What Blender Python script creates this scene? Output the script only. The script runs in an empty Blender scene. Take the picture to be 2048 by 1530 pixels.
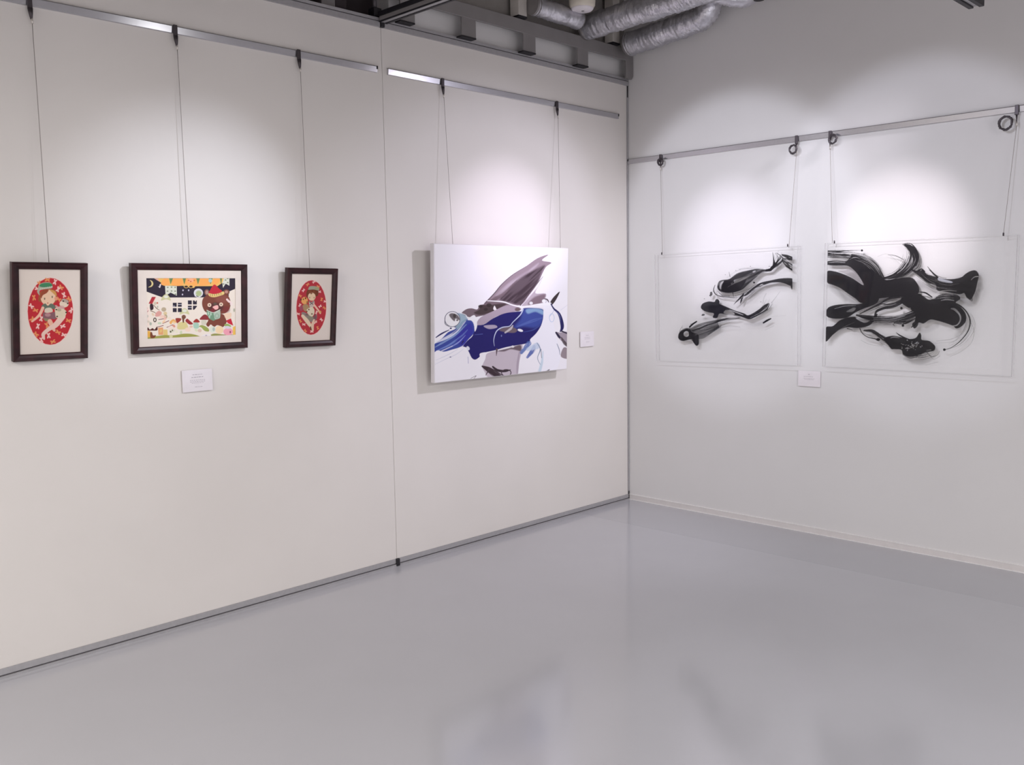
import bpy, bmesh, math, random
import numpy as np
from mathutils import Matrix, Vector

# ---------------------------------------------------------------- camera, world, lights, exposure
S = bpy.context.scene
COL = S.collection
cam = bpy.data.cameras.new('camera'); cam_o = bpy.data.objects.new('camera', cam); COL.objects.link(cam_o)
F_PX, CAM_P = 1825.43, (-5.083, -3.8875, 1.5)
YAW, PIT, ROL = 0.780894, -0.102957, -0.016604
fw = Vector((math.cos(PIT)*math.cos(YAW), math.cos(PIT)*math.sin(YAW), math.sin(PIT)))
rt = Vector((math.sin(YAW), -math.cos(YAW), 0)); up = rt.cross(fw)
rt, up = math.cos(ROL)*rt + math.sin(ROL)*up, -math.sin(ROL)*rt + math.cos(ROL)*up
M = Matrix((rt, up, -fw)).transposed().to_4x4(); M.translation = CAM_P
cam_o.matrix_world = M
cam.sensor_width = 36; cam.sensor_fit = 'HORIZONTAL'; cam.lens = F_PX*36/2048
cam.clip_start = 0.05; S.camera = cam_o
S.cycles.transparent_max_bounces = 32            # clear acrylic, film and ink lie behind one another

W = bpy.data.worlds.new('world'); S.world = W; W.use_nodes = True
W.node_tree.nodes['Background'].inputs[0].default_value = (0.9, 0.9, 1, 1)
W.node_tree.nodes['Background'].inputs[1].default_value = 0.0
S.view_settings.view_transform = 'Standard'; S.view_settings.look = 'None'
S.view_settings.exposure = 0.17; S.view_settings.gamma = 1.0; S.view_settings.use_curve_mapping = False

def spot(x, y, z, tx, ty, tz, power, deg, blend, col=(1, 0.965, 1.0), rad=0.03):
    l = bpy.data.lights.new('spot_lamp', 'SPOT'); o = bpy.data.objects.new('spot_lamp', l); COL.objects.link(o)
    l.energy = power; l.spot_size = math.radians(deg); l.spot_blend = blend; l.color = col; l.shadow_soft_size = rad
    o.location = (x, y, z)
    o.rotation_euler = (Vector((tx, ty, tz)) - Vector((x, y, z))).to_track_quat('-Z', 'Y').to_euler()
def fill_area(x, y, z, sx, sy, power, col):
    l = bpy.data.lights.new('ceiling_lamp', 'AREA'); o = bpy.data.objects.new('ceiling_lamp', l); COL.objects.link(o)  # unseen lamp, added as ambient fill
    l.shape = 'RECTANGLE'; l.size = sx; l.size_y = sy; l.energy = power; l.color = col; o.location = (x, y, z)

# track spots: each a hot beam with a wider, weaker skirt, about 2.3 m off the wall it lights;
# then unseen fill lamps and wide floods, added to lift the walls
LIGHTS = [
 ('s', (-2.30, -0.85, 2.75), (0, -0.80, 1.72), 22.5, 1.0, 0.03),
 ('s', (-2.30, -0.85, 2.75), (0, -0.80, 1.83), 44, 0.38, 0.03),
 ('s', (-2.30, -1.95, 2.75), (0, -1.86, 1.73), 21, 1.0, 0.03),
 ('s', (-2.30, -1.95, 2.75), (0, -1.92, 1.83), 44, 0.38, 0.03),
 ('s', (-0.25, -2.30, 2.75), (-1.22, 0, 1.78), 24, 1.0, 0.03),
 ('s', (-0.25, -2.30, 2.75), (-1.28, 0, 1.65), 50, 0.6, 0.03),
 ('s', (-2.25, -2.36, 2.75), (-3.15, 0, 1.76), 29, 1.0, 0.03),
 ('s', (-2.25, -2.36, 2.75), (-3.10, 0, 1.60), 60, 0.6, 0.03),
 ('a', (-3.9, -2.9, 2.78), 1.2, 2.4),
 ('a', (-6.6, -2.2, 2.78), 1.2, 2.4),
 ('a', (-4.0, -6.6, 2.78), 2.4, 1.2),
 ('s', (-2.30, -1.40, 2.75), (0, -1.00, 1.00), 80, 1.0, 0.10),  # wide flood added to fill the lower right wall
 ('s', (-0.25, -2.30, 2.75), (-1.10, 0, 0.95), 80, 1.0, 0.10),  # wide flood added to fill the lower left wall near the corner
 ('s', (-2.60, -2.36, 2.75), (-3.55, 0, 1.50), 40, 1.0, 0.03),
 ('s', (-2.60, -2.36, 2.75), (-3.00, 0, 1.10), 60, 1.0, 0.03)]  # weak flood added to fill the lower left panel
POWER = [(98, 91, 110), (46, 47, 53), (152, 138, 150), (34, 35, 41), (128, 115, 148), (32, 32, 41), (174, 185, 212), (6, 6, 6), (0, 0, 0),
         (98, 94, 88), (256, 252, 254), (39, 40, 44), (80, 76, 84), (36, 36, 38), (20, 18, 18)]
ONLY = None
for k_, (L_, P_) in enumerate(zip(LIGHTS, POWER)):
    if ONLY is not None and k_ != ONLY: continue
    e_ = max(P_)
    if e_ <= 0: continue
    c_ = tuple(v/e_ for v in P_)
    if L_[0] == 's': spot(*L_[1], *L_[2], e_, L_[3], L_[4], c_, L_[5])
    else: fill_area(*L_[1], L_[2], L_[3], e_, c_)

# ---------------------------------------------------------------- materials
def lin(c):
    c = np.asarray(c, float)/255.0
    return np.where(c <= 0.04045, c/12.92, ((c+0.055)/1.055)**2.4)
def mat(name, rgb, rough=0.6, metal=0.0, noise=0.03, scale=20, bump=0.0, bscale=200, spec=0.5):
    m = bpy.data.materials.new(name); m.use_nodes = True
    nt = m.node_tree; b = nt.nodes['Principled BSDF']
    c = lin(rgb)
    tc = nt.nodes.new('ShaderNodeTexCoord'); n = nt.nodes.new('ShaderNodeTexNoise')
    n.inputs['Scale'].default_value = scale; n.inputs['Detail'].default_value = 4
    nt.links.new(tc.outputs['Object'], n.inputs['Vector'])
    r = nt.nodes.new('ShaderNodeValToRGB')
    r.color_ramp.elements[0].position = 0.3; r.color_ramp.elements[1].position = 0.7
    r.color_ramp.elements[0].color = (*np.clip(c*(1-noise), 0, 1), 1)
    r.color_ramp.elements[1].color = (*np.clip(c*(1+noise), 0, 1), 1)
    nt.links.new(n.outputs['Fac'], r.inputs['Fac']); nt.links.new(r.outputs['Color'], b.inputs['Base Color'])
    b.inputs['Roughness'].default_value = rough; b.inputs['Metallic'].default_value = metal
    b.inputs['Specular IOR Level'].default_value = spec
    if bump:
        n2 = nt.nodes.new('ShaderNodeTexNoise'); n2.inputs['Scale'].default_value = bscale
        n2.inputs['Detail'].default_value = 3
        nt.links.new(tc.outputs['Object'], n2.inputs['Vector'])
        bp = nt.nodes.new('ShaderNodeBump'); bp.inputs['Strength'].default_value = bump
        bp.inputs['Distance'].default_value = 0.002
        nt.links.new(n2.outputs['Fac'], bp.inputs['Height']); nt.links.new(bp.outputs['Normal'], b.inputs['Normal'])
    return m

m_panel = mat('panel_cloth', (226, 221, 217), 0.9, noise=0.012, scale=3, bump=0.15, bscale=500, spec=0.2)
m_wall = mat('painted_wall', (224, 222, 222), 0.85, noise=0.012, scale=2, bump=0.1, bscale=300, spec=0.25)
m_ceil = mat('dark_ceiling', (140, 135, 131), 0.9, noise=0.06)
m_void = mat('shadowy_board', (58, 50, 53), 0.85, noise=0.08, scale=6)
m_base = mat('baseboard_vinyl', (224, 219, 218), 0.5)
m_base_edge = mat('baseboard_edge', (240, 237, 237), 0.4)  # paler than the board: edge highlight put into the colour
m_alu = mat('brushed_aluminium', (176, 174, 177), 0.45, 0.35, noise=0.05, scale=60)
m_alu_dark = mat('aluminium_groove', (92, 88, 92), 0.5, 0.6)
m_rail = mat('rail_aluminium', (196, 195, 200), 0.2, 0.85, noise=0.02, scale=60)
m_steel = mat('grey_painted_steel', (136, 132, 132), 0.55, 0.1, noise=0.06, scale=8)
m_black = mat('black_plastic', (26, 24, 30), 0.5)
m_hook = mat('dark_hook_metal', (78, 72, 76), 0.4, 0.6)
m_brass = mat('pale_ferrule', (206, 200, 194), 0.35, 0.5)
m_wire = mat('steel_wire', (150, 142, 138), 0.45, 0.3)
m_foil = mat('crumpled_foil', (214, 213, 220), 0.32, 0.7, noise=0.12, scale=30, bump=1.0, bscale=60)
m_post = mat('white_post', (196, 190, 184), 0.6)
m_lamp = mat('cream_housing', (222, 214, 200), 0.5)
m_card = mat('white_card', (232, 226, 230), 0.7, spec=0.2)
m_text = mat('pale_grey_print', (176, 168, 176), 0.8)
m_frame = mat('mahogany_wood', (46, 17, 21), 0.36, noise=0.5, scale=26, spec=0.35)
m_mat = mat('cream_mount', (226, 214, 204), 0.85, spec=0.2)
m_canvas = mat('white_canvas_edge', (232, 228, 232), 0.8, bump=0.2, bscale=600, spec=0.2)

def floor_mat(name, rgb):
    m = mat(name, rgb, 0.13, 0.0, noise=0.03, scale=1.3, bump=0.03, bscale=9, spec=0.95)
    return m
m_floor = floor_mat('grey_epoxy', (189, 189, 195))
m_strip = floor_mat('grey_epoxy_strip', (184, 184, 190))

def art_mat(name, rough=0.6, ink=False, spec=0.3):
    m = bpy.data.materials.new(name); m.use_nodes = True
    nt = m.node_tree; b = nt.nodes['Principled BSDF']; out = nt.nodes['Material Output']
    a = nt.nodes.new('ShaderNodeVertexColor'); a.layer_name = 'paint'
    nt.links.new(a.outputs['Color'], b.inputs['Base Color'])
    b.inputs['Roughness'].default_value = rough; b.inputs['Specular IOR Level'].default_value = spec
    if ink:
        t = nt.nodes.new('ShaderNodeBsdfTransparent'); mx = nt.nodes.new('ShaderNodeMixShader')
        nt.links.new(a.outputs['Alpha'], mx.inputs[0]); nt.links.new(t.outputs[0], mx.inputs[1])
        nt.links.new(b.outputs[0], mx.inputs[2]); nt.links.new(mx.outputs[0], out.inputs['Surface'])
    return m
def clear_mat(name, rgb, haze, gloss, rough=0.03, both=False):
    """thin clear plastic: light passes straight through, a little haze and a Fresnel sheen"""
    m = bpy.data.materials.new(name); m.use_nodes = True
    nt = m.node_tree; out = nt.nodes['Material Output']; b = nt.nodes['Principled BSDF']
    b.inputs['Base Color'].default_value = (*lin(rgb), 1); b.inputs['Roughness'].default_value = 0.6
    t = nt.nodes.new('ShaderNodeBsdfTransparent'); t.inputs[0].default_value = (1, 1, 1, 1)
    n = nt.nodes.new('ShaderNodeTexNoise'); n.inputs['Scale'].default_value = 3
    mp = nt.nodes.new('ShaderNodeMapRange'); mp.inputs['To Min'].default_value = haze*0.7; mp.inputs['To Max'].default_value = haze*1.3
    nt.links.new(n.outputs['Fac'], mp.inputs['Value'])
    geo = nt.nodes.new('ShaderNodeNewGeometry'); fs = nt.nodes.new('ShaderNodeMath'); fs.operation = 'SUBTRACT'
    fs.inputs[0].default_value = 1; nt.links.new(geo.outputs['Backfacing'], fs.inputs[1])
    hz = nt.nodes.new('ShaderNodeMath'); hz.operation = 'MULTIPLY'
    nt.links.new(mp.outputs[0], hz.inputs[0]); nt.links.new(fs.outputs[0], hz.inputs[1])
    if not both: mp = hz
    mx = nt.nodes.new('ShaderNodeMixShader'); nt.links.new(mp.outputs[0], mx.inputs[0])
    nt.links.new(t.outputs[0], mx.inputs[1]); nt.links.new(b.outputs[0], mx.inputs[2])
    last = mx
    if gloss:
        g = nt.nodes.new('ShaderNodeBsdfGlossy'); g.inputs['Roughness'].default_value = rough
        fr = nt.nodes.new('ShaderNodeFresnel'); fr.inputs['IOR'].default_value = 1.49
        mul = nt.nodes.new('ShaderNodeMath'); mul.operation = 'MULTIPLY'; mul.inputs[1].default_value = gloss
        nt.links.new(fr.outputs[0], mul.inputs[0]); m3 = nt.nodes.new('ShaderNodeMath'); m3.operation = 'MULTIPLY'
        nt.links.new(mul.outputs[0], m3.inputs[0]); nt.links.new(fs.outputs[0], m3.inputs[1]); mul = m3
        m2 = nt.nodes.new('ShaderNodeMixShader'); nt.links.new(mul.outputs[0], m2.inputs[0])
        nt.links.new(mx.outputs[0], m2.inputs[1]); nt.links.new(g.outputs[0], m2.inputs[2]); last = m2
    nt.links.new(last.outputs[0], out.inputs['Surface'])
    return m
m_acryl = clear_mat('clear_acrylic', (240, 240, 244), 0.006, 0.4)
m_acryl_edge = clear_mat('acrylic_edge', (178, 176, 180), 0.5, 0.3, both=True)
m_film = clear_mat('clear_film', (244, 243, 246), 0.03, 0)
m_print = art_mat('printed_colours', 0.7)
m_oil = art_mat('glossy_paint', 0.45)
m_ink = art_mat('black_ink', 0.5, ink=True, spec=0.12)

# ---------------------------------------------------------------- object helpers
class MB:
    def __init__(self): self.bm = bmesh.new(); self.mi = 0
    def face(self, vs, smooth=False):
        f = self.bm.faces.new(vs); f.material_index = self.mi; f.smooth = smooth; return f
    def hexa(self, P):
        v = [self.bm.verts.new(p) for p in P]
        for q in ((0, 3, 2, 1), (4, 5, 6, 7), (0, 1, 5, 4), (1, 2, 6, 5), (2, 3, 7, 6), (3, 0, 4, 7)):
            self.face([v[i] for i in q])
        return self
    def box(self, x0, x1, y0, y1, z0, z1):
        return self.hexa([(x0, y0, z0), (x1, y0, z0), (x1, y1, z0), (x0, y1, z0), (x0, y0, z1), (x1, y0, z1), (x1, y1, z1), (x0, y1, z1)])
    def extrude_x(self, prof, x0, x1):
        """prof: list of (y,z) swept from x0 to x1, counter-clockwise"""
        a = [self.bm.verts.new((x0, y, z)) for y, z in prof]; b = [self.bm.verts.new((x1, y, z)) for y, z in prof]
        n = len(prof)
        for i in range(n): self.face([a[i], a[(i+1) % n], b[(i+1) % n], b[i]])
        self.face(a[::-1]); self.face(b); return self
    def tube(self, pts, rad, n=10, closed=False, caps=True):
        pts = [Vector(p) for p in pts]; L = len(pts); rings = []
        rad = rad if hasattr(rad, '__len__') else [rad]*L
        ref = None
        for i, p in enumerate(pts):
            a = pts[(i-1) % L] if (closed or i > 0) else p; b = pts[(i+1) % L] if (closed or i < L-1) else p
            t = (b-a).normalized()
            if ref is None: ref = t.orthogonal().normalized()
            ref = (ref - t*ref.dot(t)).normalized(); bi = t.cross(ref)
            rings.append([self.bm.verts.new(p + rad[i]*(math.cos(2*math.pi*k/n)*ref + math.sin(2*math.pi*k/n)*bi)) for k in range(n)])
        for i in range(L if closed else L-1):
            r0, r1 = rings[i], rings[(i+1) % L]
            for k in range(n): self.face([r0[k], r0[(k+1) % n], r1[(k+1) % n], r1[k]], True)
        if caps and not closed: self.face(rings[0][::-1]); self.face(rings[-1])
        return self
    def lathe(self, cx, cy, prof, n=32):
        rings = [[self.bm.verts.new((cx+r*math.cos(2*math.pi*k/n), cy+r*math.sin(2*math.pi*k/n), z)) for k in range(n)] for r, z in prof]
        for a, b in zip(rings, rings[1:]):
            for k in range(n): self.face([a[k], a[(k+1) % n], b[(k+1) % n], b[k]], True)
        self.face(rings[0][::-1]); self.face(rings[-1]); return self
    def build(self, name, mats, parent=None, bevel=0.0, **props):
        me = bpy.data.meshes.new(name); bmesh.ops.recalc_face_normals(self.bm, faces=self.bm.faces[:])
        self.bm.to_mesh(me); self.bm.free()
        for m in (mats if isinstance(mats, (list, tuple)) else [mats]): me.materials.append(m)
        o = bpy.data.objects.new(name, me); COL.objects.link(o)
        if parent is not None: o.parent = parent
        if bevel:
            bv = o.modifiers.new('bevel', 'BEVEL'); bv.width = bevel; bv.segments = 2; bv.limit_method = 'ANGLE'
        for k, v in props.items(): o[k] = v
        return o
def thing(name, label, cat, mtx=None, group=None):
    o = bpy.data.objects.new(name, None); COL.objects.link(o); o.empty_display_size = 0.05
    if mtx is not None: o.matrix_world = mtx
    o['label'] = label; o['category'] = cat
    if group: o['group'] = group
    return o
def structure(o, label=None):
    o['kind'] = 'structure'
    if label: o['label'] = label
    return o

# ---------------------------------------------------------------- painter: strokes and shapes traced on a sheet
def catmull(P, closed, k=6):
    P = np.asarray(P, float); n = len(P)
    if n < 3: return P
    out = []
    for i in range(n if closed else n-1):
        if closed: a, b, c, d = P[(i-1) % n], P[i], P[(i+1) % n], P[(i+2) % n]
        else: a, b, c, d = P[max(i-1, 0)], P[i], P[i+1], P[min(i+2, n-1)]
        for t in np.arange(k)/k:
            out.append(0.5*((2*b) + (c-a)*t + (2*a-5*b+4*c-d)*t*t + (3*b-a-3*c+d)*t**3))
    if not closed: out.append(P[-1])
    return np.array(out)
def hash1(i, seed): return np.modf(np.abs(np.sin(i*12.9898 + seed*78.233)*43758.5453))[0]
def vnoise(x, y, seed):
    xi, yi = np.floor(x), np.floor(y); fx, fy = x-xi, y-yi
    fx, fy = fx*fx*(3-2*fx), fy*fy*(3-2*fy)
    h = lambda a, b: hash1(a + b*57.0, seed)
    return (h(xi, yi)*(1-fx)+h(xi+1, yi)*fx)*(1-fy) + (h(xi, yi+1)*(1-fx)+h(xi+1, yi+1)*fx)*fy
def sstep(a, b, x):
    t = np.clip((x-a)/(b-a), 0, 1); return t*t*(3-2*t)

class Sheet:
    """a raster in traced coordinates, k pixels per traced unit; painted, then read back at the artwork's vertices"""
    def __init__(self, x0, y0, x1, y1, k, bg=None):
        self.x0, self.y0, self.k = x0, y0, k
        self.w, self.h = int((x1-x0)*k), int((y1-y0)*k)
        self.rgb = np.zeros((self.h, self.w, 3)); self.a = np.zeros((self.h, self.w)); self.seed = 1
        if bg is not None: self.rgb[:] = lin(bg); self.a[:] = 1
    def grid(self, lo, hi, pad):
        i0 = max(int((lo[0]-pad-self.x0)*self.k), 0); i1 = min(int((hi[0]+pad-self.x0)*self.k)+2, self.w)
        j0 = max(int((lo[1]-pad-self.y0)*self.k), 0); j1 = min(int((hi[1]+pad-self.y0)*self.k)+2, self.h)
        if i1 <= i0 or j1 <= j0: return None
        X, Y = np.meshgrid(self.x0+(np.arange(i0, i1)+0.5)/self.k, self.y0+(np.arange(j0, j1)+0.5)/self.k)
        return (slice(j0, j1), slice(i0, i1)), X, Y
    def over(self, sl, m, col):
        if col is None: self.a[sl] *= (1-m); return
        c = lin(col); A = self.a[sl]; na = m + A*(1-m)
        f = np.where(na > 1e-6, m/np.maximum(na, 1e-6), 0)[..., None]
        self.rgb[sl] = self.rgb[sl]*(1-f) + c*f; self.a[sl] = na
    def poly(self, P, col, a=1.0, soft=2.0, smooth=True, streak=None):
        P = catmull(P, True, 4) if smooth else np.asarray(P, float)
        g = self.grid(P.min(0), P.max(0), soft)
        if g is None: return
        sl, X, Y = g; ins = np.zeros(X.shape, bool); D = np.full(X.shape, 1e18)
        for (ax, ay), (bx, by) in zip(P, np.roll(P, -1, 0)):
            if ay != by:
                c = ((ay > Y) != (by > Y)) & (X < (bx-ax)*(Y-ay)/(by-ay)+ax); ins ^= c
            ex, ey = bx-ax, by-ay; L = ex*ex+ey*ey
            if L < 1e-12: continue
            t = np.clip(((X-ax)*ex+(Y-ay)*ey)/L, 0, 1)
            D = np.minimum(D, (X-ax-t*ex)**2+(Y-ay-t*ey)**2)
        sd = np.sqrt(D)*np.where(ins, 1, -1); m = a*sstep(-soft/2, soft/2, sd)
        if streak:
            ang, freq, amt = streak; self.seed += 1
            u = (-X*math.sin(ang)+Y*math.cos(ang))*freq; v = (X*math.cos(ang)+Y*math.sin(ang))*freq*0.06
            m = m*(1-amt*sstep(0.35, 0.75, vnoise(u, v, self.seed)))
        self.over(sl, m, col)
    def stroke(self, P, w, col, a=1.0, soft=3.0, dry=0.0, freq=5.0):
        P = np.asarray(P, float); w = w if hasattr(w, '__len__') else [w]*len(P)
        Q = catmull(np.column_stack([P, np.interp(np.linspace(0, 1, len(P)), np.linspace(0, 1, len(w)), w)]), False, 6)
        g = self.grid(Q[:, :2].min(0), Q[:, :2].max(0), Q[:, 2].max()/2+soft)
        if g is None: return
        sl, X, Y = g; best = np.full(X.shape, 1e9); T = np.zeros(X.shape); Sx = np.zeros(X.shape); s = 0.0
        for p, q in zip(Q, Q[1:]):
            ex, ey = q[0]-p[0], q[1]-p[1]; L = math.hypot(ex, ey)
            if L < 1e-9: continue
            t = np.clip(((X-p[0])*ex+(Y-p[1])*ey)/(L*L), 0, 1)
            dx, dy = X-p[0]-t*ex, Y-p[1]-t*ey; hw = np.maximum((p[2]+t*(q[2]-p[2]))/2, 0.4)
            d = np.hypot(dx, dy)-hw; b = d < best
            best = np.where(b, d, best); T = np.where(b, (ex*dy-ey*dx)/L/hw, T); Sx = np.where(b, s+t*L, Sx); s += L
        m = a*sstep(soft/2, -soft/2, best)
        if dry:
            self.seed += 1
            n = vnoise(T*freq+50, Sx/max(s, 1)*3, self.seed)*0.7+vnoise(T*freq*2.3+90, Sx/max(s, 1)*5, self.seed+9)*0.3
            thr = dry*(0.55+0.45*Sx/max(s, 1)); m = m*sstep(thr-0.12, thr+0.12, n)
        self.over(sl, m, col)
    def hairs(self, P, w, n, col, wid=(1.5, 4.0), a=0.9, seed=1):
        """loose bristle lines running along a path of width w"""
        rnd = random.Random(seed); C = catmull(P, False, 8); t = np.gradient(C, axis=0)
        nrm = np.column_stack([-t[:, 1], t[:, 0]])/np.maximum(np.hypot(t[:, 0], t[:, 1]), 1e-6)[:, None]
        ws = np.interp(np.linspace(0, 1, len(C)), np.linspace(0, 1, len(w)), w)
        for _ in range(n):
            o = rnd.uniform(-0.5, 0.5); i0 = int(rnd.uniform(0, 0.5)*len(C)); i1 = max(i0+4, int(rnd.uniform(0.6, 1.0)*len(C)))
            Q = (C + nrm*(ws*o)[:, None])[i0:i1][::3]
            if len(Q) > 2: self.stroke(Q, [0.8, rnd.uniform(*wid), 0.8], col, a*rnd.uniform(0.6, 1), 2)
    def ell(self, cx, cy, rx, ry, col, a=1.0, soft=3.0, ang=0.0):
        t = np.linspace(0, 2*math.pi, 28, endpoint=False); c, s = math.cos(ang), math.sin(ang)
        x, y = rx*np.cos(t), ry*np.sin(t)
        self.poly(np.column_stack([cx+x*c-y*s, cy+x*s+y*c]), col, a, soft, smooth=False)
    def ring(self, cx, cy, rx, ry, w, col, a=1.0, soft=2.0):
        t = np.linspace(0, 2*math.pi, 20); self.stroke(np.column_stack([cx+rx*np.cos(t), cy+ry*np.sin(t)]), w, col, a, soft)
    def sample(self, X, Y):
        x = np.clip((X-self.x0)*self.k-0.5, 0, self.w-1.001); y = np.clip((Y-self.y0)*self.k-0.5, 0, self.h-1.001)
        i, j = x.astype(int), y.astype(int); fx, fy = (x-i)[..., None], (y-j)[..., None]
        I = np.dstack([self.rgb, self.a])
        return (I[j, i]*(1-fx)+I[j, i+1]*fx)*(1-fy)+(I[j+1, i]*(1-fx)+I[j+1, i+1]*fx)*fy

def homography(src, dst):
    A = []
    for (x, y), (u, v) in zip(src, dst):
        A.append([x, y, 1, 0, 0, 0, -u*x, -u*y, -u]); A.append([0, 0, 0, x, y, 1, -v*x, -v*y, -v])
    return np.linalg.svd(np.array(A, float))[2][-1].reshape(3, 3)

def paint_mesh(name, sheet, corners, w, h, rect, y, nx, nz, material, parent, keep=None, **props):
    """flat painted mesh in the thing's own frame (x right, z up, painted side to -y).
    corners: traced TL,TR,BR,BL of the full w x h face; rect: (x0,z0,x1,z1) the part of it this mesh covers"""
    H = homography([(-w/2, h), (w/2, h), (w/2, 0), (-w/2, 0)], corners)
    x0, z0, x1, z1 = rect
    X, Z = np.meshgrid(np.linspace(x0, x1, nx), np.linspace(z0, z1, nz))
    q = np.stack([X, Z, np.ones_like(X)], -1) @ H.T
    C = sheet.sample(q[..., 0]/q[..., 2], q[..., 1]/q[..., 2])
    co = np.stack([X, np.full_like(X, y), Z], -1).reshape(-1, 3); cc = C.reshape(-1, 4)
    idx = np.arange(nx*nz).reshape(nz, nx)
    F = np.stack([idx[:-1, :-1], idx[:-1, 1:], idx[1:, 1:], idx[1:, :-1]], -1).reshape(-1, 4)
    if keep is not None: F = F[cc[F, 3].max(1) > keep]
    used = np.unique(F); remap = np.full(nx*nz, -1); remap[used] = np.arange(len(used))
    F = remap[F]; co = co[used]; cc = cc[used]
    me = bpy.data.meshes.new(name)
    me.vertices.add(len(co)); me.vertices.foreach_set('co', co.ravel())
    me.loops.add(F.size); me.loops.foreach_set('vertex_index', F.ravel().astype(np.int32))
    me.polygons.add(len(F)); me.polygons.foreach_set('loop_start', np.arange(0, F.size, 4, dtype=np.int32))
    me.polygons.foreach_set('loop_total', np.full(len(F), 4, np.int32))
    me.update(calc_edges=True)
    at = me.color_attributes.new('paint', 'FLOAT_COLOR', 'POINT'); at.data.foreach_set('color', cc.ravel())
    me.materials.append(material)
    o = bpy.data.objects.new(name, me); COL.objects.link(o); o.parent = parent
    for k, v in props.items(): o[k] = v
    return o

# ---------------------------------------------------------------- room shell
SEAM = -2.078
structure(MB().box(-9.5, 0.15, -9, 0.15, -0.1, 0).build('floor', m_floor))
# half-metre strip, slightly darker than the floor, along the right-hand wall
structure(MB().box(-0.545, -0.002, -9, -0.004, 0.0, 0.0006).build('floor_strip', m_strip))
structure(MB().box(-9.5, 0.15, -9, 0.6, 3.6, 3.7).build('ceiling', m_ceil))
structure(MB().box(0.0, 0.15, -9, 0.6, 0, 3.6).build('wall_right', m_wall))
structure(MB().box(-9.5, 0.15, -9.15, -9, 0, 3.6).build('wall_front', m_wall))
structure(MB().box(-9.65, -9.5, -9, 0.6, 0, 3.6).build('wall_back', m_wall))
structure(MB().box(-9.5, SEAM-0.001, 0.0, 0.06, 0.038, 2.85).build('wall_left', m_panel, bevel=0.0015),
          'cream sliding partition panel carrying the three framed pictures')
structure(MB().box(SEAM+0.001, -0.016, 0.0, 0.06, 0.038, 2.85).build('wall_left', m_panel, bevel=0.0015),
          'cream sliding partition panel behind the blue painting')
structure(MB().box(-2.0, 0.0, 0.03, 0.15, 2.85, 3.06).build('wall_left_upper', m_wall))
structure(MB().box(-2.0, 0.0, 0.03, 0.15, 3.06, 3.6).build('wall_left_upper', m_ceil))
structure(MB().box(-9.5, -2.0, 0.16, 0.3, 2.85, 3.6).build('wall_left_upper', m_void))  # dark colour stands in for the unlit void above the panel

# bottom and top tracks of the partition, corner profile, skirting
def bottom_track(x0, x1):
    o = MB().box(x0, x1, -0.006, 0.06, 0.015, 0.040).build('trim_1', m_alu); structure(o)
    MB().box(x0, x1, -0.001, 0.05, 0.010, 0.015).build('groove', m_alu_dark, o)
    MB().box(x0, x1, -0.010, 0.05, 0.0, 0.010).build('foot_strip', m_alu, o); return o
bottom_track(-9.5, SEAM-0.012); bottom_track(SEAM+0.012, -0.014)
def top_track(x0, x1):
    o = MB().box(x0, x1, -0.012, 0.05, 2.846, 2.872).build('trim_2', m_alu); structure(o)
    MB().box(x0, x1, -0.004, 0.05, 2.872, 2.877).build('groove', m_alu_dark, o)
    MB().box(x0, x1, -0.010, 0.05, 2.877, 2.892).build('cover_strip', m_alu, o); return o
top_track(-9.5, SEAM-0.014); top_track(SEAM+0.014, -0.004)
for (z0, z1, y0) in ((0.0, 0.040, -0.014), (2.846, 2.895, -0.02)):
    structure(MB().box(SEAM-0.012, SEAM+0.012, y0, 0.05, z0, z1).build('trim_3', m_black, bevel=0.003), 'black joint block between the two partition panels')
corner = structure(MB().box(-0.015, -0.003, -0.004, 0.05, 0.03, 2.846).build('trim_4', m_alu, bevel=0.001))
MB().box(-0.0145, -0.0035, -0.005, 0.03, 0.0, 0.062).build('black_cap', m_black, corner)
MB().box(-0.0145, -0.0035, -0.005, 0.03, 2.77, 2.846).build('black_cap', m_black, corner)
bb = structure(MB().box(-0.006, 0.0, -9, -0.006, 0.006, 0.036).build('baseboard_right', m_base, bevel=0.001))
MB().box(-0.010, 0.0, -9, -0.006, 0.0, 0.006).build('bottom_bead', m_base_edge, bb)
MB().box(-0.008, 0.0, -9, -0.006, 0.036, 0.040).build('top_bead', m_base_edge, bb)

# ---------------------------------------------------------------- services above the partition
lat = thing('ladder_frame', 'grey steel ladder-shaped frame above the partition panel with the blue painting', 'frame', Matrix.Translation((-1.0, -0.043, 2.88)))
lat_z = 2.88
def lat_box(x0, x1, z0, z1, name, y0=-0.006, y1=0.007):
    MB().box(x0+1.0, x1+1.0, y0, y1, z0-lat_z, z1-lat_z).build(name, m_steel, lat, bevel=0.004)
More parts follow.
